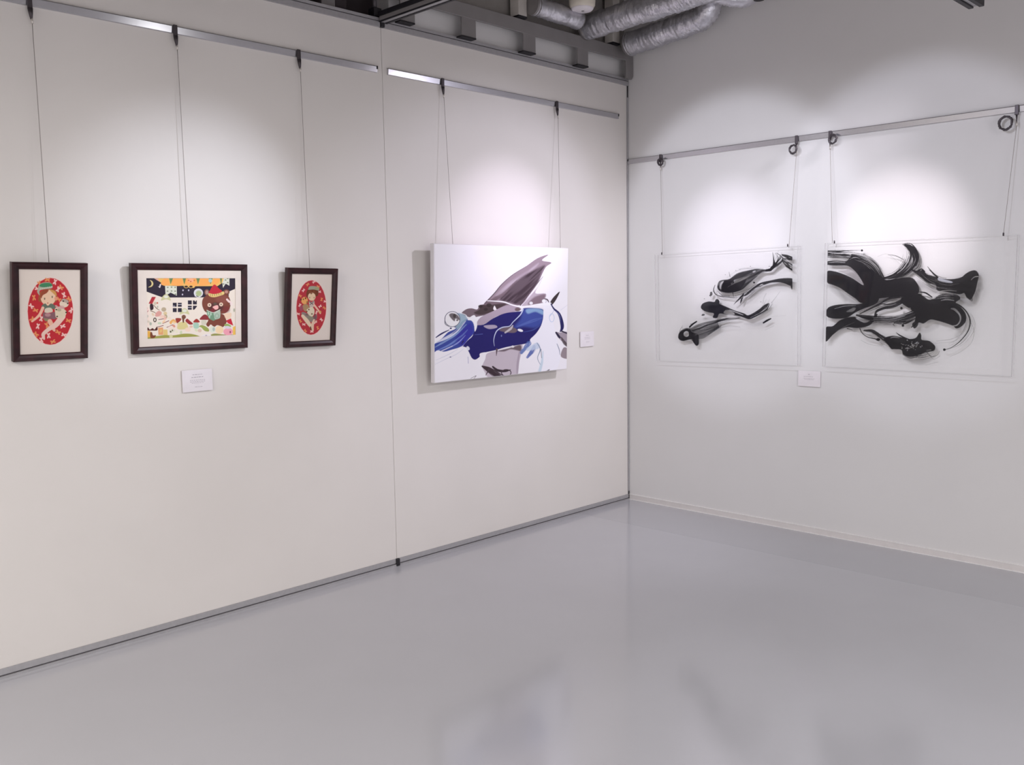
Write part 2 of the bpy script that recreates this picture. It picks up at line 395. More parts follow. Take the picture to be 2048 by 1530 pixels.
# top rail with a rounded right-hand end turning down into the last upright
o = MB(); pr = []
R_ = 0.05; xe = -0.006; zt = 3.07; zb = 2.993
outer = [(-2.9, zt)] + [(xe-R_+R_*math.sin(a), zt-R_+R_*math.cos(a)) for a in np.linspace(0, math.pi/2, 8)] + [(xe, 2.90), (xe-0.012, 2.878)]
inner = [(-0.083, 2.878), (-0.083, zb), (-2.9, zb)]
ring = outer+inner
f0 = [o.bm.verts.new((x+1.0, -0.007, z-lat_z)) for x, z in ring]; f1 = [o.bm.verts.new((x+1.0, 0.008, z-lat_z)) for x, z in ring]
n = len(ring)
for i in range(n): o.face([f0[i], f0[(i+1) % n], f1[(i+1) % n], f1[i]])
o.face(f0[::-1]); o.face(f1)
o.build('top_rail', m_steel, lat, bevel=0.003)
for (x0, x1) in ((-1.985, -1.888), (-1.555, -1.448), (-1.066, -0.960), (-0.575, -0.472)):
    lat_box(x0, x1, 2.892, 3.0, 'upright')
    MB().box(x0+1.0-0.010, x1+1.0-0.008, -0.014, 0.03, 2.884-lat_z, 2.892-lat_z).build('black_pad', m_black, lat)

for i, (x, zb_) in enumerate(((-1.085, 3.072), (-0.205, 3.072))):
    t = thing('hanger_post', ('white square hanger post above the second opening of the grey ladder frame' if i == 0 else
              'white square hanger post nearest the corner, beside the silver duct'), 'post', Matrix.Translation((x, -0.03, zb_)), 'hanger posts on the ladder frame')
    MB().box(-0.035, 0.035, -0.035, 0.035, 0.012, 3.6-zb_).build('shaft', m_post, t, bevel=0.003)
    MB().box(-0.036, 0.036, -0.036, 0.036, 0.0, 0.012).build('shade_foot', m_black, t)  # black slab standing in for the shaded recess under the post

def duct(label, path, r, seed, cuff=True):
    rnd = random.Random(seed); P = catmull(path, False, 10)
    seg = np.r_[0, np.cumsum(np.linalg.norm(np.diff(P, axis=0), axis=1))]; L = seg[-1]
    n = int(L/0.007); s = np.linspace(0, L, n); Q = np.column_stack([np.interp(s, seg, P[:, k]) for k in range(3)])
    base = Vector(Q[0])
    t = thing('flexible_duct', label, 'duct', Matrix.Translation(base), 'silver flexible ducts')
    b = MB(); rad = []
    for i in range(n):
        rad.append(r*(1+(0.06 if i % 2 else -0.03)+rnd.uniform(-0.03, 0.03)+0.03*math.sin(i*0.21+seed)))
    b.tube([Vector(q)-base for q in Q], rad, 20)
    for v in b.bm.verts: v.co += Vector((rnd.uniform(-1, 1), rnd.uniform(-1, 1), rnd.uniform(-1, 1)))*r*0.035
    b.build('foil_hose', m_foil, t)
    for q, q2 in ((Q[0], Q[3]), (Q[-1], Q[-4])):
        d = (Vector(q2)-Vector(q)).normalized()
        MB().tube([Vector(q)-base-d*0.012, Vector(q)-base+d*0.02], r*1.03, 20).build('clamp_band', m_steel, t)
    return t
duct('thin silver foil duct lying along the top of the grey ladder frame', [(-1.035, -0.105, 3.14), (-0.85, -0.115, 3.135), (-0.655, -0.12, 3.13)], 0.052, 3)
duct('silver foil duct in the middle, running out over the ladder frame from the corner', [(-0.50, -0.06, 3.125), (-0.51, -0.35, 3.13), (-0.52, -0.75, 3.14), (-0.53, -1.05, 3.15)], 0.072, 5)
duct('short silver foil duct nearest the corner, ending in an elbow against the right wall', [(-0.155, -0.13, 3.07), (-0.155, -0.35, 3.085), (-0.155, -0.58, 3.105), (-0.155, -0.69, 3.12), (-0.16, -0.735, 3.165), (-0.165, -0.745, 3.23), (-0.17, -0.745, 3.36)], 0.071, 8)
duct('rightmost silver foil duct bending upwards below the ceiling', [(-0.38, -0.80, 3.20), (-0.30, -0.87, 3.195), (-0.22, -0.95, 3.165), (-0.165, -1.01, 3.175), (-0.15, -1.03, 3.24), (-0.145, -1.04, 3.34)], 0.056, 11)

dl = thing('ceiling_lamp', 'round cream cylinder fixture hanging above the silver ducts', 'lamp', Matrix.Translation((-0.72, -0.21, 3.15)))
MB().lathe(0, 0, [(0.066, 0.012), (0.078, 0.03), (0.08, 0.06), (0.08, 0.45)]).build('housing', m_lamp, dl)
MB().lathe(0, 0, [(0.01, 0.0), (0.058, 0.002), (0.068, 0.012), (0.068, 0.02)]).build('lens_cap', m_card, dl)
MB().lathe(0.0, -0.005, [(0.006, -0.004), (0.009, -0.002), (0.009, 0.004)], 12).build('sensor_dot', m_steel, dl)

# ceiling rail running out from the panel joint, towards the room
tr = thing('ceiling_rail', 'dark aluminium ceiling rail running out from the joint of the two panels', 'rail', Matrix.Translation((SEAM, -0.02, 2.865)))
MB().box(-0.024, 0.024, -2.6, 0.0, 0.008, 0.030).build('rail_body', m_steel, tr, bevel=0.002)
MB().box(0.012, 0.025, -2.6, 0.0, 0.0, 0.008).build('black_lip', m_black, tr)
MB().box(-0.025, -0.019, -2.6, 0.0, 0.001, 0.008).build('black_lip', m_black, tr)
MB().box(-0.019, 0.012, -2.6, 0.0, 0.004, 0.008).build('slot', m_alu, tr)
MB().box(-0.030, 0.030, -2.6, 0.0, 0.030, 0.052).build('top_cover', m_black, tr)
cb = thing('pivot_carrier', 'black pivot carrier on top of the panel joint, under the ceiling rail', 'bracket', Matrix.Translation((SEAM-0.02, 0.02, 2.90)))
MB().box(-0.02, 0.03, -0.02, 0.03, 0.0, 0.045).build('block', m_black, cb, bevel=0.004)
MB().tube([(0.0, 0.0, 0.04), (0.0, 0.0, 0.12)], 0.012, 12).build('bolt', m_alu_dark, cb)
kb = thing('cable_clip', 'small black clip above the left panel near the top edge of the photo', 'clip', Matrix.Translation((-2.62, 0.0, 2.897)))
MB().box(-0.035, 0.045, -0.02, 0.03, 0.0, 0.018).build('jaw', m_black, kb, bevel=0.004)
MB().box(-0.012, 0.012, 0.0, 0.02, 0.018, 0.07).build('stem', m_black, kb, bevel=0.003)
gp = thing('junction_box', 'dark junction box with grey cover above the left panel, left of the pivot carrier', 'box', Matrix.Translation((-2.32, 0.05, 2.897)))
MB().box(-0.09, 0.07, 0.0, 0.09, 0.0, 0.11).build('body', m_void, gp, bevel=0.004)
MB().box(-0.085, -0.005, -0.006, 0.0, 0.012, 0.10).build('cover', m_steel, gp, bevel=0.002)

lt = thing('lighting_track', 'end of a black lighting track with a pale slot, top right of the photo', 'track', Matrix.Translation((-0.46, -2.36, 2.75)))
MB().box(-4.5, 0.0, -0.034, -0.012, 0.0, 0.03).build('side_rail', m_black, lt, bevel=0.002)
MB().box(-4.5, 0.0, 0.012, 0.034, 0.0, 0.03).build('side_rail', m_black, lt, bevel=0.002)
MB().box(-4.5, 0.0, -0.012, 0.012, 0.008, 0.03).build('slot', m_alu, lt)
sk = thing('sprinkler_pipe', 'short dark pipe end above the rightmost silver duct', 'pipe', Matrix.Translation((-0.26, -1.13, 3.105)))
MB().tube([(0, 0, 0), (0.0, 0.0, 0.5)], 0.022, 14).build('pipe_body', m_black, sk)
MB().tube([(0, 0, -0.004), (0, 0, 0.02)], 0.03, 14).build('collar', m_black, sk)
ws = thing('tube_lamp', 'thin white strip of a tube lamp above the middle silver duct', 'lamp', Matrix.Translation((-0.62, -0.68, 3.20)))
MB().tube([(0, 0, 0), (0.03, -0.09, 0.25)], 0.008, 10).build('tube', m_card, ws)
MB().tube([(0, 0, -0.005), (0.002, -0.006, 0.012)], 0.010, 10).build('end_cap', m_alu, ws)

# ---------------------------------------------------------------- picture rails
def picture_rail(label, mtx, x0, x1):
    t = thing('picture_rail', label, 'rail', mtx, 'aluminium picture rails')
    prof = [(0, -0.030), (-0.0105, -0.030), (-0.0115, -0.029), (-0.0145, -0.002), (-0.0135, 0.0), (0, 0.0)]
    o = MB().extrude_x(prof, x0, x1).build('channel', m_rail, t)
    MB().box(x0, x1, -0.0135, -0.0, 0.0, 0.0022).build('dark_top_groove', m_steel, t)
    return t
RZ = 2.645
r1 = picture_rail('aluminium picture rail on the left panel, above the three framed pictures', Matrix.Translation((0, 0, RZ)), -5.2, -2.118)
r2 = picture_rail('short aluminium picture rail above the blue abstract painting', Matrix.Translation((0, 0, RZ)), -2.047, -0.117)
RIGHT = Matrix.Rotation(-math.pi/2, 4, 'Z')          # local x runs along the right-hand wall, local -y out of it
r3 = picture_rail('aluminium picture rail on the right wall above the two clear acrylic ink panels', Matrix.Translation((0, 0, 2.357)) @ RIGHT, 0.008, 4.2)
for r, x in ((r1, -2.118), (r2, -0.117)):
    MB().box(x-0.006, x+0.003, -0.016, 0.0, -0.014, 0.003).build('end_stop', m_black, r, bevel=0.002)
MB().box(0.005, 0.014, -0.016, 0, -0.012, 0.003).build('end_stop', m_black, r3, bevel=0.002)

# ---------------------------------------------------------------- hanging wires
def hanging_wire(label, frame, x, z_rail, end, coil=None):
    """hook on the rail, wire down to `end` (local to the wall frame); coil: (dx, dz, radius) of a ring of spare wire hung at the hook"""
    t = thing('hanging_wire', label, 'wire', frame @ Matrix.Translation((x, 0, z_rail)), 'picture hanging wires')
    e = Vector(end) - Vector((x, 0, z_rail))
    MB().box(-0.009, 0.009, -0.024, -0.0148, -0.045, 0.004).build('hook', m_hook, t, bevel=0.002)
    g_ = 0.45 if coil else 1.0
    MB().tube([(0, -0.02, -0.042), (0.001, -0.021, -0.062), (0.002, -0.022, -0.085)], [0.010*g_, 0.008*g_, 0.004*g_], 10).build('grip', m_hook, t)
    MB().tube([(0.002, -0.022, -0.078), (0.004, -0.023, -0.100)], 0.0045, 8).build('ferrule', m_brass, t)
    a = Vector((0.003, -0.023, -0.095))
    MB().tube([a.lerp(e, i/12) for i in range(13)], 0.0013, 6).build('wire', m_wire, t)
    if coil:
        b = MB(); rnd = random.Random(int(x*100)); c = Vector((coil[0], -0.034, coil[1])); pts = []
        for i in range(126):
            an = 2*math.pi*i/18; rr = coil[2]*0.86+rnd.uniform(-0.004, 0.004)
            pts.append(c+Vector((rr*math.cos(an)*0.92, -0.0012*(i/18)+rnd.uniform(-.0012, .0012), rr*math.sin(an))))
        b.tube(pts, 0.0034, 6); b.build('spare_coil', m_hook, t)
    return t
I4 = Matrix.Identity(4)
hanging_wire('leftmost hanging wire, holding the left oval girl picture', I4, -3.782, RZ, (-3.789, -0.058, 1.624))
hanging_wire('hanging wire holding the framed bear picture', I4, -3.200, RZ, (-3.197, -0.032, 1.628))
hanging_wire('hanging wire holding the right oval girl picture', I4, -2.588, RZ, (-2.589, -0.042, 1.611))
hanging_wire('left hanging wire of the blue abstract painting', I4, -1.680, RZ, (-1.692, -0.085, 1.742))
hanging_wire('right hanging wire of the blue abstract painting', I4, -0.742, RZ, (-0.80, -0.085, 1.742))
hanging_wire('hanging wire with spare coil nearest the corner, left end of the ink fish panel', RIGHT, 0.282, 2.357, (0.316, -0.046, 1.712), (0.013, -0.048, 0.025))
hanging_wire('hanging wire with spare coil at the right end of the ink fish panel', RIGHT, 1.246, 2.357, (1.222, -0.046, 1.712), (-0.012, -0.076, 0.028))
hanging_wire('hanging wire with spare coil at the left end of the large ink swirl panel', RIGHT, 1.452, 2.357, (1.490, -0.046, 1.727), (0.024, -0.047, 0.028))
hanging_wire('rightmost hanging wire with spare coil, right end of the large ink swirl panel', RIGHT, 2.420, 2.357, (2.388, -0.046, 1.727), (-0.044, -0.080, 0.038))

# ---------------------------------------------------------------- label cards
def card(label, frame, x0, x1, z0, z1, lines):
    w, h = x1-x0, z1-z0
    t = thing('label_card', label, 'label', frame @ Matrix.Translation(((x0+x1)/2, 0, z0)), 'white caption cards')
    MB().box(-w/2, w/2, -0.010, -0.004, 0, h).build('board', m_card, t, bevel=0.0006)
    MB().box(-w/2+0.012, w/2-0.012, -0.0045, 0, 0.012, h-0.012).build('foam_backing', m_card, t)
    b = MB(); rnd = random.Random(int(x0*1000))
    for (fx0, fx1, fz, th) in lines:                 # the print is too small to read in the photo: short grey dashes
        x = fx0
        while x < fx1:
            l = rnd.uniform(0.03, 0.09)
            b.box(-w/2+w*x, -w/2+w*min(x+l, fx1), -0.0102, -0.010, h*fz, h*(fz+th)); x += l+0.02
    b.build('printed_text', m_text, t); return t
card('white caption card below the framed bear picture', I4, -3.248, -3.106, 1.062, 1.160,
     [(0.34, 0.66, 0.76, 0.025), (0.3, 0.7, 0.64, 0.03), (0.25, 0.75, 0.51, 0.02), (0.25, 0.75, 0.44, 0.02), (0.3, 0.7, 0.38, 0.015), (0.4, 0.65, 0.2, 0.02)])
card('white caption card right of the blue abstract painting', I4, -0.527, -0.389, 1.109, 1.208,
     [(0.4, 0.6, 0.74, 0.02), (0.3, 0.7, 0.6, 0.02), (0.3, 0.7, 0.5, 0.02), (0.4, 0.65, 0.3, 0.02)])
card('white caption card between and below the two acrylic ink panels', RIGHT, 1.275, 1.415, 0.889, 0.982,
     [(0.46, 0.52, 0.76, 0.04), (0.25, 0.7, 0.62, 0.02), (0.25, 0.75, 0.5, 0.02), (0.3, 0.7, 0.44, 0.02)])

# ---------------------------------------------------------------- artworks
def hang(frame, u0, v0, w, h, tilt, spin, base, depth):
    """frame for a thing hung on a wall: origin at its bottom edge, back; front face at local y = -depth"""
    R = Matrix.Rotation(tilt, 4, 'X') @ Matrix.Rotation(-spin, 4, 'Y')
    return frame @ Matrix.Translation((u0, -(base+h/2*math.sin(tilt)), v0)) @ R @ Matrix.Translation((0, depth, -h/2))
def moulding(w, h, face, parent):
    b = MB(); prof = [(0.0, 0.0), (0.0, -0.024), (0.004, -0.028), (face*0.55, -0.0265), (face-0.003, -0.022), (face, -0.019), (face, 0.0)]
    n = len(prof); rings = []
    for sx, sz in ((-1, 0), (1, 0), (1, 1), (-1, 1)):
        rings.append([b.bm.verts.new((sx*(w/2-d), y, d if sz == 0 else h-d)) for d, y in prof])
    for i in range(4):
        r0, r1 = rings[i], rings[(i+1) % 4]
        for k in range(n-1): b.face([r0[k], r0[k+1], r1[k+1], r1[k]])
        b.face([r0[n-1], r0[0], r1[0], r1[n-1]])
    b.build('moulding', m_frame, parent)
    MB().box(-w/2+face*0.7, w/2-face*0.7, -0.008, -0.002, face*0.7, h-face*0.7).build('backing_board', m_mat, parent)

PINKW, ORNG, RED = (240, 196, 188), (226, 146, 92), (188, 40, 50)
def flowers(s, pts, r):
    for (x, y, c) in pts:
        col = ORNG if c else PINKW; a0 = float(hash1(np.array(x*0.37+y), 3))*6.28
        for (da, rr, l) in ((0.45, 0.62, 0.56), (-0.45, 0.62, 0.56), (2.55, 0.5, 0.42), (-2.55, 0.5, 0.42), (0, 0.1, 0.35)):
            an = a0+da; s.ell(x+r*rr*math.cos(an), y+r*rr*math.sin(an)*1.1, r*l, r*0.27, col, 0.95, 5, an)

# --- left oval picture: girl in a green cap holding a white toy
w, h = 0.2809, 0.3874
gA = thing('framed_picture', 'leftmost dark-framed picture, oval red print of a girl in a green cap', 'picture',
           hang(I4, -3.79107, 1.4361, w, h, 0.13782, -0.00868, 0.03, 0.028), 'small dark-framed oval pictures')
moulding(w, h, 0.0265, gA)
s = Sheet(140, 140, 1100, 1400, 0.75, (224, 212, 202))
s.ell(632, 757, 284, 416, (240, 190, 184), 1, 6); s.ell(632, 757, 278, 410, RED, 1, 4)
flowers(s, [(600, 370, 1), (690, 392, 0), (760, 460, 1), (725, 490, 0), (800, 560, 0), (430, 585, 1), (470, 480, 0), (395, 690, 0), (455, 745, 1), (410, 850, 1),
            (520, 850, 0), (480, 935, 0), (590, 930, 1), (455, 1035, 1), (520, 1105, 0), (610, 1050, 0), (660, 1130, 1), (730, 1015, 1), (795, 1045, 0), (780, 940, 0),
            (850, 870, 1), (890, 740, 0), (865, 610, 1), (735, 610, 1), (500, 420, 1)], 34)
s.poly([(500, 640), (490, 570), (520, 510), (600, 480), (690, 500), (715, 560), (712, 620), (680, 650)], (158, 84, 52), 1, 5)
s.ell(605, 588, 92, 98, (232, 196, 166), 1, 6)
s.poly([(512, 560), (540, 500), (610, 490), (590, 530), (540, 560), (520, 600)], (150, 72, 48), 1, 6)
s.poly([(620, 490), (690, 510), (708, 570), (670, 540)], (206, 150, 84), 1, 8)
s.poly([(478, 480), (500, 425), (570, 400), (640, 410), (655, 470), (560, 485), (500, 505), (500, 560), (470, 520)], (176, 172, 154), 1, 5)
s.poly([(498, 450), (520, 418), (600, 406), (648, 420), (650, 450), (560, 462)], (66, 132, 92), 1, 6)
for i in range(7): s.ell(510+i*23, 480-i*4, 9, 9, (196, 204, 184), 0.9, 4)
s.ell(562, 602, 8, 14, (120, 104, 84)); s.ell(655, 580, 8, 14, (120, 104, 84)); s.ell(600, 655, 9, 6, (190, 80, 64))
s.ell(700, 600, 18, 24, (226, 150, 120), 1, 6)
s.poly([(525, 690), (570, 660), (600, 690), (640, 660), (690, 690), (680, 730), (620, 715), (580, 735), (535, 725)], (98, 112, 98), 1, 5)
s.poly([(575, 720), (640, 715), (660, 760), (600, 775), (560, 765)], (214, 200, 180), 1, 5)
s.poly([(545, 770), (610, 782), (690, 765), (705, 830), (690, 855), (640, 850), (590, 875), (545, 850)], (132, 92, 98), 1, 5)
s.ell(600, 800, 36, 22, (188, 140, 142), 0.8, 10); s.poly([(545, 845), (590, 845), (630, 860), (580, 880)], (140, 128, 96), 1, 6)
s.stroke([(540, 715), (505, 790), (470, 830), (410, 880)], [36, 34, 30, 22], (234, 182, 158))
s.stroke([(625, 880), (660, 950), (680, 990)], [56, 50, 30], (228, 178, 154))
s.stroke([(780, 820), (700, 920), (620, 970), (550, 1030), (545, 1060), (555, 1095)], [74, 66, 50, 44, 40, 24], (230, 196, 182))
s.poly([(690, 720), (740, 700), (800, 730), (830, 770), (800, 830), (740, 840), (700, 830), (690, 770)], (218, 202, 176), 1, 5)
s.ell(800, 665, 56, 44, (226, 206, 186), 1, 6); s.poly([(765, 620), (800, 600), (855, 630), (840, 655), (790, 640)], (176, 158, 146), 1, 6)
for q in ((715, 820), (705, 735), (790, 632), (825, 770), (845, 660)): s.ell(*q, 11, 9, (62, 44, 36))
s.ell(770, 700, 30, 14, (206, 160, 158), 0.8, 8); s.ell(740, 740, 26, 18, (160, 150, 120), 0.7, 10)
s.stroke([(700, 690), (740, 715), (800, 720)], [20, 22, 14], (204, 164, 160), 0.9)
cA = [(147.4, 150.3), (1080.8, 164.9), (1082.6, 1325.5), (169.0, 1376.5)]
paint_mesh('printed_sheet', s, cA, w, h, (-w/2+0.02, 0.02, w/2-0.02, h-0.02), -0.0145, 260, 360, m_print, gA, label='cream sheet with red oval print')

# --- middle picture: bear with a red hat reading a book
w, h = 0.53543, 0.38472
gB = thing('framed_picture', 'wide dark-framed picture of a bear in a red hat reading a book', 'picture',
           hang(I4, -3.19702, 1.43721, w, h, 0.07132, -0.00498, 0.03, 0.028))
moulding(w, h, 0.0285, gB)
s = Sheet(270, 350, 1580, 1280, 0.75, (232, 220, 206))
NAVY, CREAM = (44, 36, 52), (232, 220, 206)
s.poly([(290, 370), (1560, 370), (1552, 545), (1475, 578), (1470, 640), (1100, 662), (640, 664), (530, 660), (298, 574)], NAVY, 1, 3, False)
s.poly([(290, 575), (560, 668), (1120, 664), (1120, 700), (290, 700)], CREAM, 1, 3, False)
s.poly([(1460, 585), (1560, 540), (1560, 800), (1480, 800)], CREAM, 1, 3, False)
s.poly([(400, 370), (1475, 370), (1440, 420), (1380, 455), (1310, 503), (1180, 505), (1000, 506), (980, 530), (830, 500), (560, 500), (545, 470), (480, 430)], (232, 186, 104), 1, 4, False)
s.poly([(395, 372), (470, 372), (480, 400), (500, 440), (440, 405)], (222, 170, 148), 1, 5)
for q in ([(520, 470), (560, 400), (615, 390), (640, 490), (560, 495)], [(670, 490), (695, 385), (800, 385), (825, 490)], [(860, 495), (880, 385), (1000, 385), (1025, 495)],
          [(1050, 495), (1080, 385), (1170, 385), (1195, 480)], [(1235, 480), (1260, 390), (1330, 390), (1340, 430), (1290, 490)]):
    s.poly(q, (244, 168, 90), 1, 10)
s.ell(935, 425, 44, 30, (246, 174, 136), 0.9, 20)
for q in ((905, 425), (985, 425), (935, 440)): s.ell(*q, 12, 10, (206, 110, 60), 0.9, 6)
for (a, b, c) in ((628, 698, 655), (815, 876, 846), (1005, 1072, 1036), (1178, 1250, 1212), (1335, 1375, 1360)):
    s.poly([(a, 370), (b, 370), (c+3, 475), (c-3, 475)], (110, 132, 82), 1, 6, False)
s.ell(1208, 428, 26, 26, (172, 200, 196), 0.95, 6)
s.ell(872, 512, 24, 14, (60, 44, 40)); s.ell(938, 512, 24, 14, (60, 44, 40)); s.ring(872, 508, 30, 22, 7, (226, 186, 110)); s.ring(938, 508, 30, 22, 7, (226, 186, 110))
def flag(P, dots):
    s.poly(P, (216, 218, 202), 1, 3, False)
    for q in dots: s.ell(*q, 13, 9, (124, 132, 104), 0.95, 5)
flag([(578, 500), (740, 505), (742, 638), (655, 595), (585, 640)], [(615, 522), (668, 520), (718, 522), (612, 575), (668, 573), (718, 575), (725, 618)])
flag([(1375, 460), (1400, 385), (1472, 382), (1474, 500), (1422, 470), (1385, 528)], [(1420, 420), (1450, 400), (1392, 475), (1450, 455)])
s.stroke([(368, 422), (392, 442), (402, 475), (385, 505), (348, 520)], [5, 18, 24, 18, 5], (218, 200, 140))
s.poly([(478, 505), (495, 512), (505, 480), (522, 478), (515, 510), (505, 530)], (226, 214, 214), 1, 4)
for q in ((828, 563), (906, 563), (820, 622), (1000, 640)): s.ell(*q, 9, 12, (214, 206, 222), 0.95, 6)
s.ell(1042, 600, 64, 62, (218, 216, 222), 1, 5); s.ell(1046, 606, 42, 40, (166, 180, 118), 0.9, 24); s.stroke([(1015, 640), (1040, 652)], 10, (90, 90, 70))
for (cx, cy) in ((592, 665), (850, 860)):
    s.poly([(cx-70, cy+40), (cx-45, cy-20), (cx, cy-48), (cx+40, cy-20), (cx+66, cy+40), (cx, cy+24)], (200, 198, 150), 1, 6)
    s.ell(cx, cy-12, 30, 20, (222, 224, 212), 0.9, 12)
def window(x0, y0, x1, y1):
    xm, ym = (x0+x1)/2, (y0+y1)/2
    for (a, b, c, d) in ((x0, y0, xm-8, ym-9), (xm+8, y0, x1, ym-9), (x0, ym+9, xm-8, y1), (xm+8, ym+9, x1, y1)):
        s.poly([(a, b), (c, b), (c, d), (a, d)], (44, 38, 54), 1, 4, False)
window(685, 737, 810, 867); window(895, 704, 1020, 834)
s.stroke([(757, 762), (808, 762)], 7, (214, 208, 214)); s.stroke([(895, 803), (950, 803)], 7, (200, 196, 204)); s.poly([(985, 834), (1030, 780), (1030, 840)], CREAM, 1, 4, False)
s.poly([(984, 700), (1000, 724), (1012, 700)], CREAM, 1, 3, False); s.ell(700, 785, 16, 10, (150, 146, 156), 0.9, 6)
# left corner: bird house, branches, stripes
s.poly([(348, 750), (395, 655), (448, 655), (405, 752)], (170, 46, 56), 1, 4, False); s.stroke([(405, 748), (450, 662)], 9, (240, 186, 172))
s.poly([(368, 760), (405, 755), (418, 805), (405, 835), (372, 835)], (52, 30, 40), 1, 5)
s.stroke([(420, 770), (460, 815), (500, 840)], [8, 10, 6], (120, 92, 72)); s.stroke([(375, 850), (420, 865), (450, 885)], [10, 10, 6], (128, 100, 76))
s.ell(470, 740, 12, 12, (196, 96, 78)); s.ell(440, 745, 20, 22, (196, 180, 152), 0.8, 12); s.ell(474, 795, 10, 16, (170, 172, 152), 0.9, 6)
s.poly([(440, 925), (450, 880), (490, 850), (530, 870), (520, 910), (480, 930)], (212, 148, 138), 0.9, 12); s.ell(560, 830, 34, 30, (176, 158, 128), 0.9, 12)
s.ell(580, 885, 26, 24, (214, 190, 142), 0.9, 8); s.ell(585, 930, 24, 28, (140, 130, 84), 0.8, 12); s.ell(545, 930, 50, 22, (236, 196, 178), 0.8, 14)
s.stroke([(300, 885), (340, 850)], [14, 18], (150, 56, 80)); s.stroke([(305, 870), (345, 830)], 12, (240, 206, 202)); s.ell(325, 925, 24, 20, (160, 184, 166), 0.9, 8); s.ell(320, 815, 18, 16, (190, 170, 156), 0.7, 10)
s.ring(436, 976, 17, 26, 13, (66, 52, 42)); s.ell(375, 1030, 18, 22, (150, 164, 146), 0.8, 10); s.ell(500, 1022, 26, 14, (176, 200, 164), 0.8, 10)
for q in ([(488, 972), (560, 960)], [(545, 1026), (630, 988)], [(602, 1080), (684, 1044)], [(460, 1078), (552, 1055)]):
    s.stroke(q, [8, 20, 10], (126, 52, 62))
s.poly([(318, 1120), (340, 1080), (365, 1110), (405, 1090), (430, 1110), (465, 1070), (470, 1120), (400, 1125)], (84, 38, 32), 1, 5)
s.poly([(312, 1130), (372, 1130), (372, 1250), (312, 1250)], (226, 172, 76), 1, 6, False)
s.poly([(480, 1085), (550, 1080), (552, 1185), (485, 1185)], (222, 160, 110), 1, 6, False); s.poly([(550, 1110), (610, 1110), (615, 1190), (555, 1190)], (218, 192, 120), 1, 8, False)
s.poly([(640, 1005), (690, 965), (722, 985), (735, 1020), (690, 1000), (660, 1040)], (230, 170, 96), 1, 6)
s.poly([(724, 955), (800, 955), (795, 985), (760, 1015), (742, 1020)], (152, 58, 46), 1, 5)
s.poly([(758, 1020), (860, 1005), (895, 1060), (890, 1100), (755, 1105)], (214, 200, 140), 1, 6)
s.ell(838, 935, 30, 30, (124, 80, 64)); s.stroke([(830, 945), (832, 1008)], [36, 18], (112, 74, 52))
s.poly([(860, 990), (885, 958), (920, 985), (968, 1030), (930, 1042), (900, 1030)], (152, 48, 52), 1, 5)
s.poly([(968, 1005), (1016, 960), (1062, 1004), (1015, 1014)], (158, 48, 44), 1, 5); s.poly([(1058, 968), (1100, 915), (1140, 900), (1180, 930), (1186, 972), (1120, 975)], (138, 52, 54), 1, 5)
s.poly([(975, 1020), (1040, 1020), (1045, 1090), (980, 1090)], (160, 196, 176), 0.95, 10); s.poly([(1085, 985), (1150, 985), (1150, 1040), (1090, 1040)], (206, 200, 180), 1, 8)
s.poly([(635, 1105), (700, 1090), (720, 1130), (650, 1165)], (216, 214, 190), 0.9, 10); s.ell(655, 1140, 12, 14, (92, 88, 60)); s.ell(680, 1120, 10, 14, (92, 96, 60))
s.poly([(1048, 1070), (1080, 1048), (1130, 1060), (1180, 1095), (1188, 1135), (1130, 1130), (1080, 1080)], (152, 162, 84), 1, 6)
s.ell(895, 1110, 40, 30, (236, 206, 184), 0.9, 10); s.ell(1060, 1125, 28, 24, (214, 184, 164), 0.9, 10)
s.poly([(312, 1228), (440, 1205), (560, 1188), (700, 1190), (840, 1168), (960, 1174), (1065, 1212), (900, 1232), (640, 1246), (312, 1268)], (156, 156, 76), 1, 6)
s.poly([(1208, 1190), (1270, 1165), (1400, 1180), (1560, 1180), (1560, 1200), (1240, 1216)], (148, 148, 84), 1, 6)
s.poly([(372, 1150), (395, 1150), (410, 1190), (450, 1190), (430, 1225), (375, 1225)], (120, 66, 42), 1, 6); s.ell(660, 1205, 24, 26, (214, 208, 160), 0.9, 10)
s.poly([(1060, 1222), (1120, 1180), (1190, 1170), (1225, 1212), (1160, 1225)], (230, 222, 220), 1, 6); s.ell(1150, 1195, 14, 12, (176, 160, 176), 0.8, 8)
for q in ([(310, 800), (360, 790), (362, 1060), (316, 1070)], [(620, 1060), (760, 1040), (740, 1110), (640, 1120)]): s.poly(q, (240, 212, 200), 0.45, 10, False)
for (x, y, c) in ((560, 1000, (236, 196, 150)), (700, 1060, (206, 120, 92)), (740, 1140, (226, 222, 190)), (800, 1150, (190, 204, 160)), (940, 1070, (222, 170, 150)), (1010, 1120, (206, 214, 170)), (520, 1130, (224, 190, 120)), (580, 960, (232, 176, 160)), (640, 950, (230, 214, 190)), (410, 900, (222, 196, 160)), (345, 1000, (206, 196, 176)), (700, 1010, (232, 196, 140))):
    s.ell(x, y, 24, 16, c, 0.8, 8, x*0.01)
